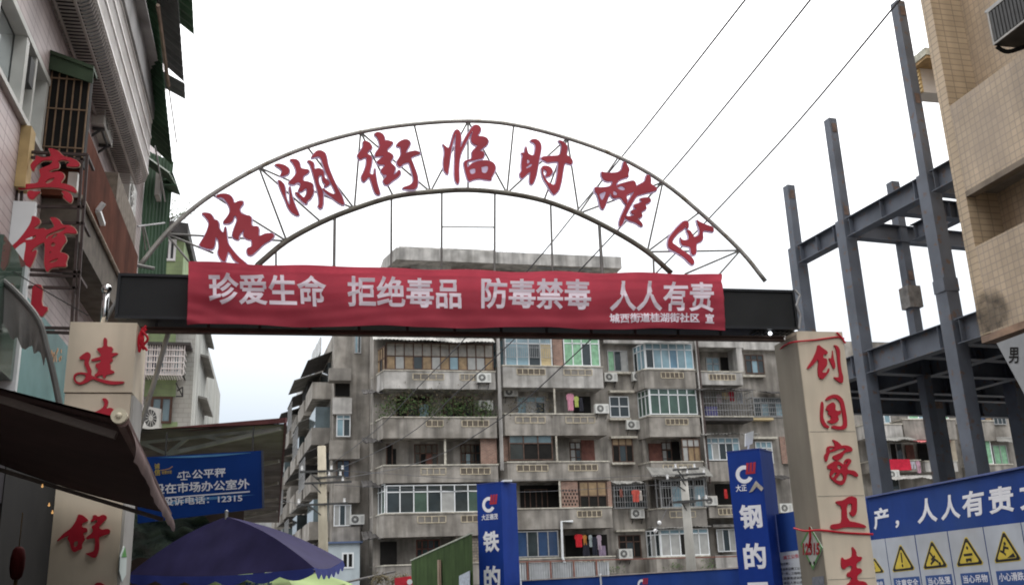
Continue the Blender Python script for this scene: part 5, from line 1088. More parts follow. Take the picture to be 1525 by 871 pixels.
# ================================================================== LEFT BUILDING (hotel)
UL = -2.9
PINK = mat('pink_wall_tile', (.52, .44, .43), .45, .10, 1, streak=.25, tile=(.62, .115, .008, 0., (.27, .2, .2), .93), spec=.4)
hb_ = thing('hotel_building', 'old pink tiled building with barred balconies rising along the left edge', 'building', (UL, 14, 0))
wy0 = PU(0, 60, UL).y; wz1 = (PU(22, 0, UL).z + PU(69, 117, UL).z) / 2; wz0 = PU(62, 222, UL).z - .15; wy1 = PU(66, 160, UL).y
c = MB()
c.box(UL - 9, UL, -4, 22.5, wz1 + .05, 16); c.box(UL - 9, UL, wy1 + .03, 22.5, wz0 - .001, wz1 + .049); c.box(UL - 9, UL, -4, 22.5, 3.3, wz0 - .002); c.box(UL - 9, UL, 15.5, 22.5, 0, 3.299); c.box(UL - 9, UL, -4, 3.0, 0, 3.299)
c.build('wall', PINK, hb_)
c = MB(); c.box(UL - 9, UL - 2.0, 3.01, 15.4, 0, 3.29); c.box(UL - 1.999, UL - .01, 11.9, 15.49, 0, 3.29); c.box(UL - 1.999, UL - .35, 3.01, 11.89, 3.1, 3.29); c.build('shop_shade', DARK, hb_)  # near-black slabs put the shop's gloom into the colour
c = MB(); c.box(UL - 9, UL - .25, -4, 22.4, 16.001, 21); c.build('upper_wall', mat('upper_wall', (.3, .27, .25), .8, .2, 1, streak=.3), hb_)
# corner window with white frame
g_ = MB(); g_.box(UL - .2, UL - .12, -3, wy1, wz0, wz1); wn = g_.build('window', mat('sky_glass', (.62, .68, .70), .04, .12, .8, metal=.75), hb_)
c = MB(); c.box(UL - .11, UL + .03, -3, wy1 + .05, wz1 - .08, wz1); c.box(UL - .11, UL + .06, -3, wy1 + .05, wz0, wz0 + .06)
for yy, w_ in ((wy1 - .03, .09), (wy1 - .62, .07), (wy1 - 1.05, .12), (wy1 - 2.2, .09)): c.box(UL - .11, UL + .02, yy - w_ / 2, yy + w_ / 2, wz0 + .061, wz1 - .081)
c.build('frame', mat('aged_white_frame', (.52, .52, .49), .5, .15, 3), wn)
c = MB(); c.box(UL - .1, UL + .035, wy1 - .92, wy1 - .74, wz1 - .55, wz1 - .22); c.build('vent_box', ACD, wn)
# timber strip below the window
c = MB(); a = PU(40, 190, UL + .05); c.box(UL + .003, UL + .11, a.y - .05, a.y + .16, PU(20, 265, UL + .05).z, a.z); c.build('timber_strip', mat('ochre_timber', (.42, .30, .14), .7, .2, 4), hb_)
# red brown enclosed balcony with barred near end
URB = -2.45; zr1 = (PU(140, 180, URB).z + PU(203, 392, URB).z) / 2; zr0 = (PU(130, 286, URB).z + PU(158, 400, URB).z) / 2; vr0 = PU(128, 200, URB).y; vr1 = PU(205, 390, URB).y
zr1 -= .05
RB = mat('red_brown_panel', (.10, .034, .021), .9, .3, 2.2, streak=.45, dirt=(.10, .055, .04), dirt_amt=.5, spec=.04)
c = MB(); c.box(UL + .002, URB, vr0, vr1, zr0, zr1); rbp = c.build('enclosed_balcony', RB, hb_)
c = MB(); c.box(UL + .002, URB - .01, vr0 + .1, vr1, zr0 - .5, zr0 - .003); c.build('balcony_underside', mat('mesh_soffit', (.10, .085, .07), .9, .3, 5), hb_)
c = MB(); c.tube([(URB + .02, vr0, zr0), (URB + .02, vr1, zr0)], .025, 6); c.build('lower_rail', mat('pale_rope', (.3, .25, .2), .8, .3, 9), rbp)
q = PU(145, 322, URB + .02); c = MB(); c.bar((URB + .03, q.y - .05, q.z + .06), (URB + .03, q.y + .35, q.z + .02), .07, .05); c.bar((URB + .03, q.y - .05, q.z + .06), (URB + .10, q.y - .08, q.z + .16), .05); c.build('lamp_arm', WHITEP, rbp)
vb = min(PU(73, 165, UL).y, vr0 - .15)
tl, tr, bl, br = PV(76, 97, vb), PV(126, 118, vb), PV(70, 232, vb), PV(112, 200, vb)
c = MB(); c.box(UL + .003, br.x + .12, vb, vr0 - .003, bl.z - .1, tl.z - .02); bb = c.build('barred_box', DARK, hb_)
c = MB(); c.slab([(UL - .02, vb - .12, tl.z + .10), (br.x + .16, vb - .12, tl.z - .08), (br.x + .16, vr0, tl.z - .08), (UL - .02, vr0, tl.z + .10)], (0, 0, .05)); c.slab([(UL - .02, vb - .1, tl.z + .10), (br.x + .16, vb - .1, tl.z - .08), (br.x + .16, vb - .1, tl.z - .26), (UL - .02, vb - .1, tl.z - .1)], (0, .02, 0)); c.build('green_cover', mat('faded_green_sheet', (.035, .055, .03), .7, .3, 3), bb)
c = MB()
for k in range(6): u = UL + .03 + (br.x + .08 - UL) * k / 5; c.bar((u, vb - .03, bl.z - .1), (u, vb - .03, tl.z - .05), .016)
for zz in (bl.z + .1, (bl.z + tl.z) / 2, tl.z - .2): c.bar((UL, vb - .045, zz), (br.x + .12, vb - .045, zz), .014)
c.build('bars', mat('rusty_bar', (.20, .13, .08), .7, .3, 6), bb)
# white barred cage, slatted floor
UC = -2.42; zc0 = 8.75; zc1 = 9.95; vc0 = 8.6; vc1 = PU(219, 260, UC).y
WB = mat('white_painted_bar', (.80, .77, .75), .5, .12, 3, dirt=(.42, .37, .34)); GB = mat('dull_bar', (.36, .33, .31), .6, .15, 3)
c = MB(); n_ = int((vc1 - vc0) / .085)
for k in range(n_ + 1):
    y = vc0 + (vc1 - vc0) * k / n_; c.bar((UC, y, zc0 + .15), (UC, y, zc1), .02)
for zz in (zc0 + .2, zc0 + .55, zc0 + .9, zc1): c.box(UC - .02, UC + .025, vc0, vc1, zz - .02, zz + .02)
cg = c.build('window_cage', WB, hb_)
c = MB()
for k in range(n_ + 1):
    y = vc0 + (vc1 - vc0) * k / n_; c.tube([(UL + .01, y, zc0), (UC - .12, y, zc0), (UC - .03, y, zc0 + .05), (UC, y, zc0 + .15)], .013, 5)
for u in (UL + .06, UL + .3): c.bar((u, vc0, zc0 - .01), (u, vc1, zc0 - .01), .03)
c.build('slatted_floor', GB, cg)
c = MB()
for k in range(5): c.bar((UL + .05 + k * .1, 10.75, zc0), (UL + .05 + k * .1, 10.75, zc1), .025)
for zz in (zc0 + .02, zc0 + .4, zc0 + .8): c.bar((UL, 10.75, zz), (UC, 10.75, zz), .022)
c.build('cage_divider', WB, cg)
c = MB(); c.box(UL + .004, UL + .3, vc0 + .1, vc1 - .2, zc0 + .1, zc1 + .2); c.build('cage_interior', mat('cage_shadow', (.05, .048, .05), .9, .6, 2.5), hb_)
# awnings over the cages
GRC = mat('green_corrugated', (.06, .115, .07), .5, .3, 1.2, streak=.4, dirt=(.06, .08, .055), trans=.35); GYC = mat('grey_corrugated', (.16, .165, .165), .6, .25, 1.4, streak=.3, trans=.25)
def awning(lab, mt, A, B_, zin, uo, rib=.16, uin=UL, par=hb_, amp=.02):
    A = PU(A[0], A[1], uo); B_ = PU(B_[0], B_[1], uo); L_ = B_.y - A.y; n = max(4, int(L_ / rib) * 2)
    c = MB()
    def f(a, b):
        p = A * (1 - a) + B_ * a; k = amp if int(a * n + .5) % 2 else -amp
        return Vector((uo + (uin - uo) * b, p.y, p.z + zin * b + k))
    c.grid(f, n, 3); vs = [p + Vector((0, 0, .02)) for p in c.v]; c.add(vs, [tuple(reversed(q)) for q in c.f])
    return c.build('awning', mt, par, lab)
c = MB(); A = PU(198, -60, -2.2); B_ = PU(236, 222, -2.2)
e0 = PU(222, 225, -2.36); e1_ = PU(236, 222, -2.36); c.slab([(-2.36, 8, zc1 + .02), (-2.36, e0.y + .3, zc1 + .02), (-2.36, e0.y + .3, zc1 + .55), (-2.36, 8, zc1 + .62)], (-.03, 0, 0)); c.slab([(UC - .12, 8, zc1 + .63), (UC - .12, e0.y, zc1 + .57), (-2.2, e0.y + .2, zc1 + .52), (-2.2, 8, zc1 + .57)], (0, 0, .03)); c.build('grey_eave', mat('grey_eave_sheet', (.30, .29, .29), .7, .2, 2, streak=.3), hb_)
awning('green corrugated awning', GRC, (226, -60), (257, 246), .75, -2.12)
awning('green corrugated awning', GRC, (246, -70), (258, 60), .6, -2.2)
awning('grey corrugated awning', GYC, (262, -50), (274, 121), .8, -2.0)
awning('grey corrugated awning', GYC, (275, 124), (276, 147), .5, -1.95)
awning('green corrugated awning', GRC, (284, -50), (289, 51), .8, -1.9)
awning('green corrugated awning', GRC, (252, 258), (262, 276), .5, -2.2)
c = MB(); c.tube([PU(235, 8, -2.1), PU(251, 128, -2.1)], .035, 6); c.tube([PU(251, 128, -2.1), PU(263, 212, -2.1)], .012, 5); c.build('drain_pipe', mat('rusty_pipe', (.3, .22, .17), .7, .3, 5), hb_)
c = MB(); c.tube([PU(231, 218, -2.15), PU(246, 300, -2.15)], .014, 5); c.tube([PU(205, 337, -2.2), PU(245, 332, -1.9)], .015, 5); c.tube([PU(212, 335, -2.2), PU(217, 372, -2.2)], .012, 5); c.tube([PU(214, 335, -2.2), PU(223, 372, -2.2)], .012, 5); c.build('washing_rack', GREYM, hb_)
# green sheet cladding further along, small green roofs
vG = 20.2
c = MB(); a, b_ = PV(213, 300, vG), PV(250, 300, vG); zt_, zb_ = PV(230, 225, vG).z, PV(230, 420, vG).z
def gs(s, t): return Vector((a.x + (b_.x - a.x) * s + .006 * math.sin(t * 20), vG + .5 * s + (.03 if int(s * 16 + .5) % 2 else 0), zb_ + (zt_ - zb_) * t))
c.grid(gs, 16, 8); c.build('green_sheet_wall', GRC, hb_)
c = MB(); a = PV(237, 287, vG - .3); 
for k in range(3): q0, q1 = PV(238 + k * 3, 260 + k * 8, vG - .3), PV(257 + k * 3, 258 + k * 9, vG - .3); c.slab([(q0.x, q0.y, q0.z), (q1.x, q1.y, q1.z), (q1.x, q1.y + .8, q1.z + .1), (q0.x, q0.y + .8, q0.z + .2)], (0, 0, .03))
c.build('small_roof', GRC, hb_)
c = MB(); q0, q1 = PV(232, 262, vG - .2), PV(237, 290, vG - .2); c.box(q0.x, q1.x, q0.y, q0.y + .4, q1.z, q0.z + .2); c.build('pale_post', CONC_L, hb_)
# air conditioners on the left building
def ac_left(x, y, u, s, lab):
    o = copy_tree(acp, PU(x, y, u), math.pi / 2 + math.pi, lab); o.scale = (s, s, s); return o
p = PU(163, 205, -2.6)
for (x, y, lab) in ((161, 203, 'upper air conditioner on top of the red brown balcony of the left building'), (196, 316, 'lower air conditioner beyond the red brown balcony of the left building')):
    o = copy_tree(acp, PU(x, y, -2.72), math.pi / 2, lab); o['group'] = 'air conditioner units on the left building'
c = MB(); a = PU(176, 225, -2.5); b_ = PU(196, 300, -2.5); c.box(UL + .005, URB - .02, a.y, b_.y + .5, zr1 + .02, zr1 + .5); c.build('mesh_balcony', mat('brown_mesh', (.15, .125, .10), .9, .35, 9), hb_)
# teal glazed panel with flowers behind the left pillar, lower facade clutter
a, b_ = PU(60, 520, UL + .05), PU(104, 520, UL + .05)
c = MB(); c.box(UL + .002, UL + .06, a.y - 1.2, b_.y + 2.0, 3.5, PU(84, 496, UL + .05).z); tp_ = c.build('teal_panel', mat('teal_glass', (.13, .25, .25), .25, .3, 1.2), hb_)
c = MB()
for k in range(16): q = PU(83 + random.uniform(-9, 9), 529 + random.uniform(-9, 9), UL + .065); c.disc(q, .03, (1, 0, 0), .003, 7)
c.build('flower_print', mat('orange_print', (.5, .28, .14), .6, .2, 5), tp_)
c = MB(); c.box(UL + .002, UL + .2, 10.0, 10.9, 3.9, PU(40, 500, UL + .1).z + .6); c.build('window', GLASS_G, hb_)
c = MB(); c.box(UL + .003, UL + .23, 10.92, 11.0, 3.8, 5.9); c.build('window_frame', WHITEP, hb_)
# grey awning roll with hanging cloth at the far left
pts = [PV(-30, 395, 10.2), PV(0, 415, 10.2), PV(30, 442, 10.2), PV(58, 478, 10.2), PV(70, 520, 10.2), PV(80, 560, 10.2), PV(92, 620, 10.2)]
ga2 = thing('grey_awning', 'grey cloth drop awning with a dark curved tube at the far left', 'awning', pts[2])
MB().tube(smooth_curve(pts, 4), .03, 8).build('tube', mat('dark_tube', (.09, .09, .085), .5, .2, 4), ga2)
tp_ = smooth_curve(pts[:5], 6); low = smooth_curve([PV(-30, 470, 10.35), PV(5, 488, 10.35), PV(30, 512, 10.35), PV(52, 522, 10.35), PV(66, 540, 10.3)], 6)
c = MB(); n = len(tp_) - 1
def gaf(s, t): i = min(int(s * n + .5), n); q = tp_[i] * (1 - t) + low[i] * t; q.y += .05 * math.sin(s * 22) * t; q.z += .04 * math.sin(s * 31) * t; return q
c.grid(gaf, n, 6); c.build('cloth', mat('grey_cloth', (.22, .215, .205), .8, .2, 2, streak=.3, trans=.15), ga2)
# thin cables near the sign
for k, (p_, q_, lab) in enumerate((((0, 387), (132, 470), 'thin black cable sloping behind the hotel sign'),)):
    A, B_ = PV(-40, 365, 10.4), PV(*q_, 10.65); MB().tube(smooth_curve([A, (A + B_) / 2 + Vector((0, 0, -.02)), B_], 6), .006, 5).build('cable', BLK, None, lab, 'cable')
# hotel sign
VS = 11.0
hs = thing('hotel_sign', 'vertical hotel sign of red cut out characters and an arrow in a rusty frame', 'sign', PV(70, 500, VS))
FRM = mat('rusty_sign_frame', (.055, .038, .035), .7, .3, 6)
S_ = lambda x, y, o=0.: PV(x, y, VS - o)
c = MB()
for p_, q_ in (((29, 225), (8, 520)), ((36, 228), (18, 520)), ((130, 232), (112, 500)), ((122, 236), (106, 495)), ((28, 226), (131, 231)), ((33, 234), (126, 238)), ((24, 307), (126, 309)), ((20, 330), (124, 333)), ((17, 400), (120, 406)), ((16, 408), (118, 412)), ((14, 427), (116, 429)), ((60, 488), (112, 489)), ((58, 494), (112, 496))):
    c.bar(S_(*p_), S_(*q_), .03)
for p_ in ((29, 225), (24, 307), (17, 400)): q = S_(*p_); c.bar(q, Vector((UL - .05, q.y, q.z)), .035)
for p_ in ((130, 232), (124, 333), (118, 412)): q = S_(*p_); c.bar(q + Vector((0, 0, 0)), q + Vector((0, .4, .0)), .03)
c.build('frame', FRM, hs)
HOTEL = [
 ('宾', (0, 215), 8.293, [
  ([(600,60),(660,70),(720,90),(770,140),(800,165),(880,180),(950,210),(995,255),(975,290),(880,290),(815,275),(880,235),(830,210),(770,205),(720,220),(745,260),(730,310),(660,320),(600,350),(650,365),(730,345),(790,370),(805,410),(770,460),(750,490),(850,510),(920,540),(955,590),(940,615),(880,590),(760,555),(620,540),(480,545),(330,565),(230,570),(225,520),(310,505),(470,495),(490,440),(510,400),(500,370),(490,320),(560,290),(620,270),(650,240),(660,210),(540,210),(500,240),(450,280),(420,350),(395,320),(380,270),(410,230),(445,200),(450,150),(500,170),(540,180),(640,165),(625,110)], [[(560,478),(620,435),(690,425),(645,478),(585,505)]]),
  ([(345,600),(380,580),(430,595),(520,595),(460,640),(420,690),(380,690),(345,650)], []), ([(760,590),(830,590),(890,630),(905,690),(880,740),(820,700),(780,660),(800,640)], [])]),
 ('馆', (0, 315), 8.293, [
  ([(400,65),(450,75),(500,110),(505,150),(450,195),(420,220),(490,230),(540,215),(590,240),(660,215),(680,190),(650,140),(620,85),(690,85),(745,120),(765,165),(800,180),(870,180),(930,215),(960,270),(930,285),(830,275),(790,285),(820,330),(825,380),(790,420),(760,470),(740,510),(820,530),(850,560),(820,640),(830,690),(740,690),(660,700),(620,720),(590,760),(560,700),(550,640),(560,500),(560,390),(520,400),(470,430),(420,465),(385,520),(440,485),(465,490),(440,570),(400,660),(375,705),(325,680),(300,630),(305,560),(325,450),(325,380),(230,440),(150,530),(125,535),(110,490),(150,440),(230,370),(310,270),(370,180),(395,120)],
   [[(310,362),(380,328),(468,298),(425,352),(370,360)], [(567,340),(590,292),(680,255),(838,198),(765,262),(675,290),(605,318),(585,350)], [(640,338),(680,290),(724,297),(662,347)], [(632,436),(648,388),(700,410),(668,448)], [(608,526),(630,498),(642,524)], [(600,640),(660,606),(735,584),(705,626),(650,648)]])]),
 ('箭', (0, 380), 4.354, [([(215,190),(285,200),(270,330),(325,345),(265,415),(190,345),(205,330)], [])])]
EDGE = mat('letter_edge_cream', (.55, .44, .33), .6, .1, 3)
for i, (ch, org, sc, polys) in enumerate(HOTEL):
    o = brush(polys, org, sc, lambda x, y: S_(x, y, .05), Vector((0, -1, 0)), .02, .012).build('character' if i < 2 else 'arrow', REDL, hs, label='red cut out %s of the hotel sign' % ('character ' + ch if i < 2 else 'down arrow'))
    brush_border(polys, org, sc, lambda x, y: S_(x, y, .045), Vector((0, -1, 0)), sc * .9, .012, 0.).build('letter_edge', EDGE, o)
c = MB(); c.box(S_(112, 255).x - .1, S_(112, 255).x - .0, VS + .15, VS + .4, S_(110, 262).z - .1, S_(110, 255).z + .05); c.build('lamp_box', ACW, hs)

# ================================================================== GREEN AND WHITE BUILDING (second on the left)
V2 = 26.
g2 = thing('green_building', 'narrow green and white apartment house behind the left pillar', 'building', (-3, V2, 0))
W2 = mat('white_tile_wall', (.48, .49, .46), .8, .18, 1.5, streak=.4, tile=(.25, .12, .008, .5, (.34, .34, .31), .93), dirt=(.32, .31, .27)); G2 = mat('pale_green_tile', (.30, .40, .21), .8, .16, 1.5, streak=.3, tile=(.25, .12, .008, .5, (.26, .32, .2), .93))
xr = PV(288, 560, V2).x; xs = PV(265, 560, V2).x; zt2_ = PV(250, 455, V2).z
c = MB(); c.box(-9, xr, V2, 38, 0, zt2_); c.build('wall', W2, g2)
def g2box(nm, mt, x0, y0, x1, y1, dep=.08, v=V2): return boxpx(nm, mt, x0, y0, x1, y1, v - dep, dep - .002, g2)
for y0, y1 in ((480, 509), (558, 590), (628, 700)): g2box('green_band', G2, 205, y0, 262, y1, .06)
winpx(213, 513, 270, 556, V2 - .45, par=g2, cols=5, transom=.0, panes=(GLASS_B, GLASS_D, GLASS_B, CURT_W)); cage(215, 512, 274, 558, V2 - .62, .6, 16, 5, par=g2, mt=WB, r=.012)
winpx(224, 590, 256, 630, V2 - .1, par=g2, frame=WOODF, cols=2, transom=0, panes=(GLASS_B, GLASS_B)); g2box('window_hood', AWN_D, 212, 509, 284, 513, .7)
q = PV(228, 640, V2 - .3); o = copy_tree(acp, q, math.pi / 2 * .6, 'tall white air conditioner beside the brown window of the green building'); o['group'] = 'air conditioner units on the left building'
c = MB(); 
for p_, q_ in (((262, 570), (272, 590)), ((262, 590), (273, 590)), ((264, 582), (272, 576)), ((272, 590), (272, 576))): c.bar(PV(*p_, V2 - .35), PV(*q_, V2 - .35), .03)
c.build('ac_bracket', DGREY, g2)
for k, (y0, y1) in enumerate(((500, 540), (546, 585), (606, 640), (652, 690))):
    z0, z1 = PV(294, y1, V2 + 3).z, PV(294, y0, V2 + 3).z; uu = PV((299, 299, 297, 296)[k], y1, V2 + 3).x
    c = MB(); c.box(xr - .3, uu, V2 + 2, V2 + 4.5, z0, z1); c.build('bay_window', mat('brown_bay', (.14, .115, .10), .8, .3, 2), g2)
    c = MB(); c.slab([(xr - .2, V2 + 1.8, z1 + .1), (uu + .25, V2 + 1.8, z1 - .02), (uu + .25, V2 + 4.6, z1 - .02), (xr - .2, V2 + 4.6, z1 + .1)], (0, 0, .06)); c.build('bay_roof', AWN_G, g2)
c = MB(); c.box(xr - .29, PV(291, 500, V2 + 2).x, V2 + 1.0, V2 + 2.9, 1, zt2_ - .05); c.build('bay_wall', W2, g2)
# roof storey beyond the arch
r0, r1 = PV(236, 350, V2), PV(274, 350, V2)
c = MB(); c.box(r0.x, r1.x, V2 + .2, V2 + 3, zt2_ - .5, PV(260, 352, V2).z); c.build('roof_storey', G2, g2)
c = MB(); c.slab([(r0.x - .1, V2 - .1, PV(240, 328, V2).z), (r1.x + .1, V2 - .1, PV(270, 334, V2).z), (r1.x + .1, V2 + 3.2, PV(270, 334, V2).z), (r0.x - .1, V2 + 3.2, PV(240, 328, V2).z)], (0, 0, -.3)); c.build('roof', mat('roof_felt', (.07, .07, .07), .9, .3, 3), g2)
winpx(243, 356, 262, 388, V2 + .15, par=g2, cols=2, transom=0, panes=(GLASS,))
rp_ = PV(250, 322, V2 + .6); pl2 = thing('roof_plant', 'small sprawling green plant on the roof behind the arch foot', 'plant', rp_ - Vector((0, 0, .4)))
c = MB(); rnd = random.Random(11)
for k in range(9): a = rp_ + Vector((rnd.uniform(-.2, .2), 0, -.4)); c.tube([a, a + Vector((rnd.uniform(-.2, .3), 0, .35)), a + Vector((rnd.uniform(-.6, .8), rnd.uniform(-.3, .3), rnd.uniform(.3, .85)))], [.02, .014, .006], 5)
c.build('stem', FOL2, pl2)
c = MB(); c.leaves(rp_ + Vector((.1, 0, .1)), .6, .4, .42, 260, .035, rnd); c.build('foliage', FOL, pl2)

# ================================================================== MARKET CANOPY AND FAIR SCALE SIGN
ZC = 4.05
A, B_, D_ = PZ(205, 650, ZC), PZ(423, 630, ZC), PZ(407, 781, ZC)
can = thing('market_canopy', 'corrugated market canopy roof on steel trusses along the left of the street', 'canopy', (A.x, A.y, 0))
ux0, ux1 = -2.75, B_.x; vy0, vy1 = B_.y, min(D_.y, 34)
cu = MB(); n = 46
def cf(a, b):
    y = vy0 + (vy1 - vy0) * a + (ux1 - (ux0 + (ux1 - ux0) * b)) * .3 * (1 - a); return Vector((ux0 + (ux1 - ux0) * b, y, ZC + (.03 if int(a * n * 2) % 2 else 0) - .02 * b))
cu.grid(cf, n * 2, 2); k_ = [p + Vector((0, 0, .015)) for p in cu.v]; cu.add(k_, [tuple(reversed(q)) for q in cu.f]); cu.build('roof_sheet', mat('canopy_sheet', (.30, .26, .23), .7, .3, 1.2, streak=.3, dirt=(.1, .085, .075)), can)
c = MB(); c.bar(A + Vector((-.5, .15, .04)), B_ + Vector((.03, -.02, .04)), .05, .07); c.bar((ux1 + .02, vy0, ZC), (ux1 + .02, vy1, ZC), .04, .06); c.build('edge_trim', mat('red_edge_trim', (.16, .06, .06), .7, .3, 4), can)
TRU = mat('truss_pipe', (.55, .52, .45), .6, .2, 4)
for k in range(5):
    o = Vector((0, k * 3.6, 0)); c = MB()
    a0_, b0_ = A + Vector((.0, .1, -.08)) + o, B_ + Vector((-.05, .1, -.06)) + o
    lo = PP(249, 676, A + Vector((0, .1, 0)), Vector((A - B_).cross(Vector((0, 0, 1)))).normalized()) + o
    T = lambda t: a0_ * (1 - t) + b0_ * t
    c.bar(a0_, b0_, .04); c.bar(lo, b0_, .055)
    c.bar(T(.02), lo, .045); c.bar(lo, T(.36), .045); c.bar(T(.48), lo * .47 + b0_ * .53, .045)
    c.build('truss', TRU, can)
for y in (vy0 + .6, vy0 + 7, vy0 + 14):
    c = MB(); c.box(-2.7, -2.58, y, y + .12, 0, ZC - .05); c.build('post', TRU, can)
# sign
ds = 14.0
SA, SB, SC_, SD_ = PD(205, 681, ds), PD(390, 670.5, ds - .12), PD(391.5, 756, ds - .12), PD(205, 779, ds)
sg = thing('scale_sign', 'blue hanging board announcing the fair scale and a hotline number', 'sign board', (SA + SD_) / 2)
sn = (SC_ - SD_).cross(SA - SD_).normalized()
SGB = mat('sign_deep_blue', (.010, .045, .22), .4, .2, .9, spec=.12)
MB().slab([SD_, SC_, SB, SA], -sn * .05).build('board', SGB, sg)
SP = lambda x, y, o=.004: PP(x, y, SA + sn * o, sn)
GLW = mat('sign_print_pale_blue', (.10, .27, .52), .5, .15, 3)
# curved pale blue light streak printed on the board
c = MB()
for k in range(18):
    t0, t1 = k / 18, (k + 1) / 18; g = lambda t: (232 + 150 * t, 680 - 8 * t + 1.0); g2_ = lambda t: (232 + 150 * t, 680 - 8 * t + 3.2 * math.sin(math.pi * t) + 1.0)
    if k < 17: c.slab([SP(*g2_(t0)), SP(*g2_(t1)), SP(*g(t1)), SP(*g(t0))], sn * .001)
c.build('printed_swoosh', GLW, sg); c = MB()
for k in range(16):
    t0, t1 = k / 16, (k + 1) / 16; g = lambda t: (208 + 172 * t, 756 - 20 * t); h = lambda t: (208 + 172 * t, 756 - 20 * t - 7 * math.sin(math.pi * t) * (1 - .6 * t))
    c.slab([SP(*g(t0)), SP(*g(t1)), SP(*h(t1)), SP(*h(t0))], sn * .001)
c.build('printed_swoosh', GLW, sg)
def stext(s, x0, x1, yb0, yb1, yt0, bold=.03, mt=WHITEL, nm='lettering'): text(s, nm, mt, sg, SP(x0, yb0, .0065), SP(x1, yb1, .0065), SP(x0, yt0, .0065), bold, .003, .001)
stext('公平秤', 286, 336, 713, 709.5, 699.5, .022); stext('设在市场办公室外', 228, 372, 736, 727.5, 720.5, .022); stext('投诉电话：12315', 243, 361, 753.5, 747, 741.5, .022)
GOLD = mat('gold_print', (.55, .40, .08), .5, .1, 3)
stext('诚', 230, 238, 698, 697.5, 690, .02, GOLD); stext('信', 230, 239, 708, 707.5, 698, .02, GOLD); stext('经营示范', 241, 256, 706, 705, 701, .015, GOLD)
c = MB(); pp_ = [(240, 700), (246, 699), (252, 697.5), (257, 694)]
for k in range(3): c.bar(SP(*pp_[k], .006), SP(*pp_[k + 1], .006), .012, .002, sn)
c.build('orange_stroke', mat('orange_print', (.5, .28, .14)), sg)
c = MB(); c.bar(SP(246, 741, .0065), SP(372, 731.5, .0065), .018, .002, sn); c.build('underline', WHITEL, sg)
c = MB()    # pair of scales
for p_, q_, w_ in (((273.5, 701), (274, 713), .016), ((266, 704), (281, 702.5), .012), ((269, 714), (279, 713.5), .014), ((267, 704.5), (264.5, 709.5), .006), ((267, 704.5), (270, 709.3), .006), ((280.5, 703), (277.5, 708.8), .006), ((280.5, 703), (283.5, 708.6), .006), ((264, 710), (270.5, 709.6), .016), ((277, 709.3), (284, 708.8), .016)):
    c.bar(SP(*p_, .007), SP(*q_, .007), w_, .003, sn)
c.build('scales_symbol', WHITEL, sg)
c = MB(); c.bar(SC_ - sn * .02, SB - sn * .02, .03, .06); c.build('edge_bar', mat('sign_edge', (.05, .06, .09), .5, .2, 3), sg)
c = MB()
for x in (245, 375): q = SP(x, 680 if x < 300 else 671); c.bar(q - sn * .03, q - sn * .03 + Vector((0, 0, .35)), .02)
c.build('hanger', DGREY, sg)
# crumpled clear tarpaulin under the canopy
tp4 = [PD(192, 765, 15.5), PD(300, 765, 15.5), PD(330, 800, 15.5), PD(195, 835, 15.5)]
c = MB(); rnd = random.Random(2)
def tf(s, t):
    q = (tp4[3] * (1 - s) + tp4[2] * s) * (1 - t) + (tp4[0] * (1 - s) + tp4[1] * s) * t
    return q + Vector((0, .10 * math.sin(s * 13 + t * 5) + .06 * math.sin(t * 17 + s * 4), .03 * math.sin(s * 21)))
c.grid(tf, 24, 14); c.build('tarpaulin', mat('green_clear_tarp', (.13, .17, .145), .35, .45, 4, streak=.3), None, 'crumpled grey green plastic sheet hanging under the market canopy', 'tarpaulin')
c = MB(); c.box(-2.72, -.6, 20, 20.2, 0, 3.6); c.build('stall_backdrop', mat('dull_backdrop', (.13, .10, .085), .9, .3, 2), None, 'dull brown partition standing under the market canopy behind the umbrella', 'partition')

# ================================================================== UMBRELLAS
def umbrella(lab, apex, rim, zr, panels, mt, valance, pole_z0, lob=5):
    t = thing('market_umbrella', lab, 'umbrella', (apex.x, apex.y, 0))
    c = MB(); n = len(rim)
    for i in range(n):
        a, b_ = rim[i], rim[(i + 1) % n]
        def f(s, tt):
            e = a * (1 - s) + b_ * s; sag = .10 * math.sin(math.pi * tt) * (1 - .0) ; q = apex * (1 - tt) + e * tt
            q.z += .075 * math.sin(math.pi * tt) ** .9 * (1.0 - .75 * math.sin(math.pi * s)) - .05 * math.sin(math.pi * s) * tt + .006 * math.sin(tt * 14 + s * 9) * math.sin(s * math.pi); return q
        c.cur = 0; c.grid(f, 16, 16)
    cn = c.build('canopy', mt, t, smooth=True)
    v = MB()
    for i in range(n):
        a, b_ = rim[i], rim[(i + 1) % n]; L_ = (b_ - a).length; out = ((a + b_) / 2 - apex); out.z = 0; out.normalize()
        def g(s, tt):
            q = a * (1 - s) + b_ * s; q.z -= .05 * math.sin(math.pi * s); sc = abs(math.sin(s * math.pi * lob)); q.z -= tt * (.06 + .055 * sc); return q + out * (.02 * tt)
        v.grid(g, 60, 2)
    v.build('valance', valance, t)
    p_ = MB(); p_.tube([(apex.x, apex.y, pole_z0), (apex.x, apex.y, apex.z + .05)], .02, 10); p_.sphere((apex.x, apex.y, apex.z + .06), .022, 10, 6); p_.build('pole', GREYM, t)
    for q in rim:
        r = MB(); r.tube([(apex.x, apex.y, apex.z - .06), (q.x, q.y, q.z - .02)], .008, 5); r.build('rib', GREYM, t)
    b_ = MB(); b_.tube([(apex.x, apex.y, 0), (apex.x, apex.y, .3)], [.25, .22], 14); b_.build('base', CONC, t)
    return t
NAVY = mat('navy_umbrella_cloth', (.036, .031, .095), .8, .18, 3, trans=.22, spec=.15, streak=.2)
VALB = mat('navy_valance', (.035, .05, .24), .7, .15, 3, trans=.2)
ap = PD(337, 769, 12.2)
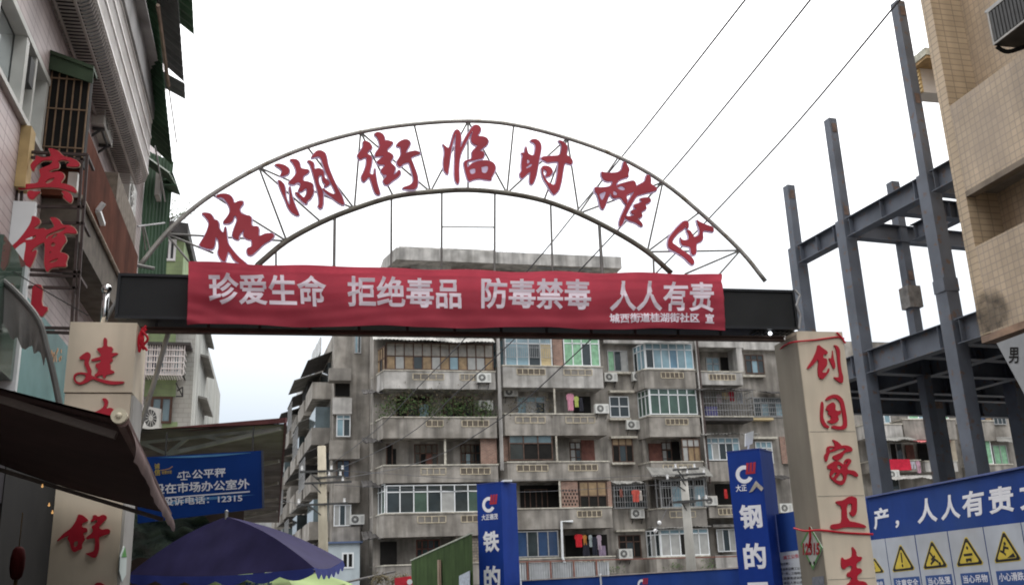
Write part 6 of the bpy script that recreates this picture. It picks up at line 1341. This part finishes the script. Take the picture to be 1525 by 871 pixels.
c1_ = PD(191, 855, 12.3); c2_ = PD(468, 845, 11.0); c3_ = PD(511, 834, 13.2); c4_ = PD(300, 838, 14.4)
umbrella('large navy blue square market umbrella in front of the canopy', ap, [c1_, c2_, c3_, c4_], 0, 4, NAVY, VALB, 0, 6)
ap2 = PD(408, 853, 14.6); LIME = mat('lime_umbrella_cloth', (.36, .48, .20), .75, .1, 2, trans=.25)
rim2 = [PD(408, 873, 14.6) + Vector((1.15 * math.cos(t), 1.15 * math.sin(t), 0)) for t in [2 * math.pi * k / 8 + .2 for k in range(8)]]
u2 = umbrella('pale lime green umbrella half hidden under the navy umbrella', ap2, rim2, 0, 8, LIME, LIME, 0, 3)
wq = lambda x, y: PD(x, y, 13.6)
text('联通业务', 'lettering', mat('umbrella_blue_print', (.08, .2, .5), .6, .1, 3), u2, wq(365, 876), wq(407, 876), wq(365, 866), .03, .002, .001)

# ================================================================== BROWN AWNING (foreground left)
ZA = 2.49
aw = thing('brown_awning', 'dark brown folding arm awning in the left foreground', 'awning', (-2.0, 6.5, 2.3))
N2, N3 = PZ(183, 627, ZA), PZ(250, 764, ZA); SL = .327
BRN = mat('brown_awning_cloth', (.062, .036, .034), .85, .15, 2, spec=.15); 
UWL = -2.88
c = MB()
def af(s, t):     # s near->far, t front->wall
    q = N2 * (1 - s) + N3 * s; u = q.x + (UWL - q.x) * t; return Vector((u, q.y, q.z + (q.x - u) * SL - .05 * math.sin(math.pi * t)))
c.grid(af, 8, 8); k_ = [p + Vector((0, 0, .012)) for p in c.v]; c.add(k_, [tuple(reversed(q)) for q in c.f]); c.build('cloth', BRN, aw)
c = MB(); c.tube([N2 + Vector((0, -.02, 0)), N3 + Vector((0, .05, 0))], .032, 10); c.build('front_bar', mat('awning_bar', (.16, .10, .09), .6, .2, 4), aw)
c = MB(); c.tube([N2 + Vector((-.012, -.055, .018)), N2 + Vector((-.012, -.021, .018))], .037, 16); c.sphere(N2 + Vector((-.012, -.055, .018)), .016, 10, 6); c.build('end_cap', mat('cream_end_cap', (.55, .50, .38), .5, .08, 6), aw, smooth=False)
c = MB()
def vf(s, t):
    q = N2 * (1 - s) + N3 * s; w_ = math.sin(s * 14) * .006 + math.sin(s * 61) * .003
    return Vector((q.x + .015 + .06 * math.sin(t * 2.2) * (.85 + .15 * math.sin(s * 9)) + w_ * t, q.y + .04 * t, q.z - .19 * t + .005 * math.sin(s * 40) * t))
c.grid(vf, 60, 8); c.build('valance', mat('mauve_valance', (.17, .115, .11), .8, .2, 3, streak=.3, trans=.2), aw, smooth=True)
ARM = mat('awning_arm', (.17, .14, .125), .55, .2, 3)
def arm(s, zo, w_, nm='arm'):
    a, b_ = af(s, .02), af(s, 1.); a.z -= zo; b_.z -= zo; MB().bar(a, b_, w_, w_ * .7).build(nm, ARM, aw)
arm(.035, .05, .05); arm(.985, .075, .055)
MB().bar((UWL, N2.y - 1.5, af(0, 1).z - .02), (UWL, N3.y + .2, af(1, 1).z - .02), .12, .14).build('wall_tube', ARM, aw)
# near neighbour of the same awning continues overhead towards the camera: shop wall below it
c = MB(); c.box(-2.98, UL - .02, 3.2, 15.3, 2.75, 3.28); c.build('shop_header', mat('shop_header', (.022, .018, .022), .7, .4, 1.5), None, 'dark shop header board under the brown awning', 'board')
# shop goods in the gloom
sf = thing('goods_shelf', 'dim shop shelf with jars and boxes under the brown awning', 'shelf', (-3.5, 11.6, 0))
c = MB()
for zz in (1.25, 1.55, 1.85, 2.15, 2.45): c.box(-4.4, -2.96, 11.62, 11.86, zz - .02, zz)
for xx in (-4.4, -3.7, -3.0): c.box(xx, xx + .03, 11.61, 11.86, 0, 2.6)
c.build('rack', mat('dark_wood_rack', (.03, .02, .016), .8, .3, 4), sf)
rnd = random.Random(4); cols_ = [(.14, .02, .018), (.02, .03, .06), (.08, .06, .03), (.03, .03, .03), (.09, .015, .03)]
for i in range(40):
    xx = -4.3 + (i % 10) * .135; zz = (1.25, 1.55, 1.85, 2.15)[i // 10]; h = rnd.uniform(.1, .24); c = MB(); yy = 11.66
    if i % 3: c.box(xx, xx + .1, yy, yy + .12, zz + .002, zz + h)
    else: c.tube([(xx + .05, yy + .06, zz + .002), (xx + .05, yy + .06, zz + h * .8), (xx + .05, yy + .06, zz + h)], [.045, .045, .025], 10)
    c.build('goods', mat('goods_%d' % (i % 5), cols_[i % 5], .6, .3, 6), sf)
ln = thing('red_lantern', 'dim red festive lantern hanging inside the dark shop', 'lantern', PD(26, 850, 10.2))
q = PD(26, 838, 10.2); c = MB(); c.tube([q + Vector((0, 0, z)) for z in (-.16, -.13, -.05, .05, .13, .16)], [.03, .055, .07, .07, .055, .03], 20); c.build('shade', mat('lantern_red', (.05, .006, .006), .8, .2, 5, spec=.1), ln, smooth=True)
c = MB(); c.tube([q + Vector((0, 0, .16)), q + Vector((0, 0, .5))], .006, 5); c.tube([q + Vector((0, 0, -.16)), q + Vector((0, 0, -.34))], .02, 6); c.build('tassel', mat('lantern_gold', (.08, .05, .02), .6, .2, 5), ln)
for x, y, lab in ((63, 724, 'highest small warm shop bulb seen under the brown awning'), (73, 752, 'middle small warm shop bulb under the brown awning'), (78, 763, 'lowest small warm shop bulb under the brown awning')):
    q = PD(x, y, 8.9); c = MB(); c.sphere(q, .010, 8, 6); c.tube([q + Vector((0, 0, .008)), q + Vector((0, 0, .022))], .005, 6); c.build('shop_bulb', emit('warm_bulb', (1, .55, .2), .35), None, lab, 'bulb')

# ================================================================== POLES AND WIRES
CP = mat('concrete_pole', (.40, .36, .28), .9, .15, 1.5, streak=.2); CP2 = mat('grey_pole', (.40, .39, .36), .9, .12, 1.5, streak=.2)
INS = mat('porcelain', (.7, .7, .7), .3, .05, 3)
def upole(lab, top, bx, mt, arms, r0, r1):
    t = thing('utility_pole', lab, 'utility pole', (bx.x, bx.y, 0)); c = MB(); c.tube([(bx.x, bx.y, 0), (top.x, bx.y, top.z)], [r0, r1], 12); c.build('pole', mt, t, smooth=True)
    for z, x0, x1, ins in arms:
        cx_ = bx.x + (top.x - bx.x) * z / top.z; c = MB(); c.bar((cx_ + x0, bx.y - .2, z), (cx_ + x1, bx.y - .2, z + .06), .09); c.bar((cx_ + x0 * .6, bx.y - .2, z), (cx_, bx.y - .15, z - .5), .05); a_ = c.build('crossarm', DGREY, t)
        for i in ins:
            k = MB(); k.tube([(cx_ + i, bx.y - .2, z + .06), (cx_ + i, bx.y - .2, z + .12), (cx_ + i, bx.y - .2, z + .2), (cx_ + i, bx.y - .2, z + .28)], [.035, .06, .045, .055], 8)
            k.build('insulator', INS, t)
    return t
pt_, pb_ = PD(479, 664, 45), PD(483, 871, 45); pb_.y = pt_.y
pz_ = lambda y: PD(480, y, 45).z
upole('brown concrete utility pole left of the apartment block', pt_, pb_ + Vector((.06, 0, 0)), CP, ((pz_(703), -1.0, 1.0, (-.9, .4, .9)), (pz_(712), -.3, 1.0, (.3, .8)), (pz_(720), -.8, 1.3, (.9,)), (pz_(752), -1.1, 1.1, (-1.05, .95))), .24, .19)
pt_, pb_ = PD(1017, 695, 47), PD(1033, 868, 47); pz_ = lambda y: PD(1020, y, 47).z
upole('pale concrete utility pole standing before the apartment block', Vector((pt_.x, pt_.y, pt_.z)), Vector((pb_.x - .05, pt_.y, 0)), CP2, ((pz_(700), -.6, .7, (-.45, .5)), (pz_(708), -.5, 1.0, (.1, .95)), (pz_(716), -1.2, .3, (-.9,)), (pz_(747), -.5, 1.2, (.6, .95))), .26, .17)
c = MB(); q = PD(1018, 747, 46.7); c.box(q.x - .5, q.x + .55, q.y - .15, q.y + .15, q.z - .05, q.z + .03); c.build('pole_platform', DGREY, None, 'small dark platform fixed on the pale utility pole', 'platform')
def wire(lab, pix, d0, d1, r=.015):
    """follows the photographed line from the far pole (first pixel) to above the camera (last)"""
    n = len(pix); L_ = [0]
    a, b_ = PD(*pix[0], d0), PD(*pix[-1], d1); ax = (b_ - a); ax2 = Vector((ax.x, ax.y, 0)); nr = Vector((ax2.y, -ax2.x, 0)).normalized(); pts = [PP(x, y, a, nr) for x, y in pix]   # all in one vertical plane
    pts = smooth_curve(pts, 5); MB().tube(pts, [r * (.8 + .2 * 0)] * len(pts), 5).build('overhead_wire', mat('cable_grey', (.10, .10, .11), .6, .1, 5), None, lab, 'wire')
wire('leftmost overhead wire crossing the arch', [(492, 692), (560, 640), (622, 577), (699, 497), (793, 395), (861, 312), (930, 229), (1010, 128), (1110, 0), (1160, -64)], 45, 9)
wire('middle overhead wire crossing the arch', [(494, 703), (600, 652), (688, 577), (774, 497), (866, 400), (985, 272), (1095, 140), (1207, 0), (1255, -62)], 45, 9)
wire('rightmost overhead wire crossing the top of the steel frame', [(497, 714), (620, 690), (740, 627), (860, 524), (960, 424), (1063, 318), (1190, 180), (1340, 0), (1390, -62)], 45, 9)
for i, (p_, q_, lab) in enumerate((((496, 700), (1010, 706), 'thin slack wire across the front of the apartment block'), ((498, 722), (1010, 720), 'lower thin wire across the front of the apartment block'), ((965, 812), (1010, 722), 'stay wire running down from the pale utility pole'), ((470, 752), (408, 742), 'thin wire towards the far white building'))):
    A, B_ = PD(*p_, 45.5), PD(*q_, 47); MB().tube(smooth_curve([A, A * .5 + B_ * .5 - Vector((0, 0, .35 if i < 2 else .05)), B_], 8), .011, 5).build('overhead_wire', mat('cable_grey', (.10, .10, .11)), None, lab, 'wire')
for dx, lab in ((982, 'upper white insulator on the stay wire'), (976, 'lower white insulator on the stay wire')):
    q = PD(dx, 812 - (dx - 965) * 2, 46); c = MB(); c.sphere(q, .1, 8, 6); c.build('insulator_ball', INS, None, lab, 'insulator')

# ================================================================== SMALL THINGS AT THE FOOT OF THE PICTURE
q = [PD(440, 880, 30), PD(496, 878, 30), PD(496, 860, 30), PD(441, 862, 30)]
n = (q[1] - q[0]).cross(q[3] - q[0]).normalized(); sb = thing('orange_board', 'low orange street board with a white edge beside the umbrellas', 'board', fl(q[0]))
MB().slab(q, -n * .05).build('face', mat('orange_board', (.50, .17, .07), .6, .12, 3), sb)
c = MB()
for i in range(4): c.bar(q[i] + n * .003, q[(i + 1) % 4] + n * .003, .035, .004, n)
for k in range(7): a = q[3] + (q[2] - q[3]) * (k + .7) / 8 - Vector((0, 0, .12)); c.box(a.x - .04, a.x + .05, a.y - .03, a.y - .01, a.z - .08, a.z)
c.build('white_edge', WHITEL, sb)
c = MB(); c.bar(fl(q[0]) + Vector((.2, .1, 0)), q[0] + Vector((.2, .1, 0)), .05); c.bar(fl(q[1]) + Vector((-.2, .1, 0)), q[1] + Vector((-.2, .1, 0)), .05); c.build('leg', DGREY, sb)
q = [PD(587, 882, 36), PD(616, 882, 36), PD(612, 857, 36), PD(588, 860, 36)]; n = (q[1] - q[0]).cross(q[3] - q[0]).normalized()
rsn = thing('red_sign', 'bright red sign board left of the green fence', 'sign board', fl(q[0])); MB().slab(q, -n * .05).build('face', mat('bright_red_board', (.55, .03, .05), .5, .1, 3), rsn)
c = MB(); a = PD(610, 866, 35.95); c.disc(a, .10, n, .01, 8); c.build('white_spot', WHITEL, rsn); c = MB(); c.bar(fl(q[0]) + Vector((.2, .1, 0)), q[0] + Vector((.2, .1, 0)), .06); c.build('post', DGREY, rsn)
rnd = random.Random(8); c = MB()
for k in range(26): p = PD(rnd.uniform(560, 612), rnd.uniform(858, 866), 47); c.leaves(p, .3, .3, .2, 18, .07, rnd)
c.build('dry_hedge', FOL2, None, 'dry brown creeper heap at the foot of the apartment corner', 'plants', None, 'stuff')
c = MB(); q = PD(545, 868, 48); c.slab([q + Vector((-1.6, 0, -.1)), q + Vector((1.4, 0, .45)), q + Vector((1.4, 2, .5)), q + Vector((-1.6, 2, -.05))], (0, 0, .06)); c.build('lean_to_roof', AWN_D, None, 'dark lean to roof edge below the apartment corner', 'roof')
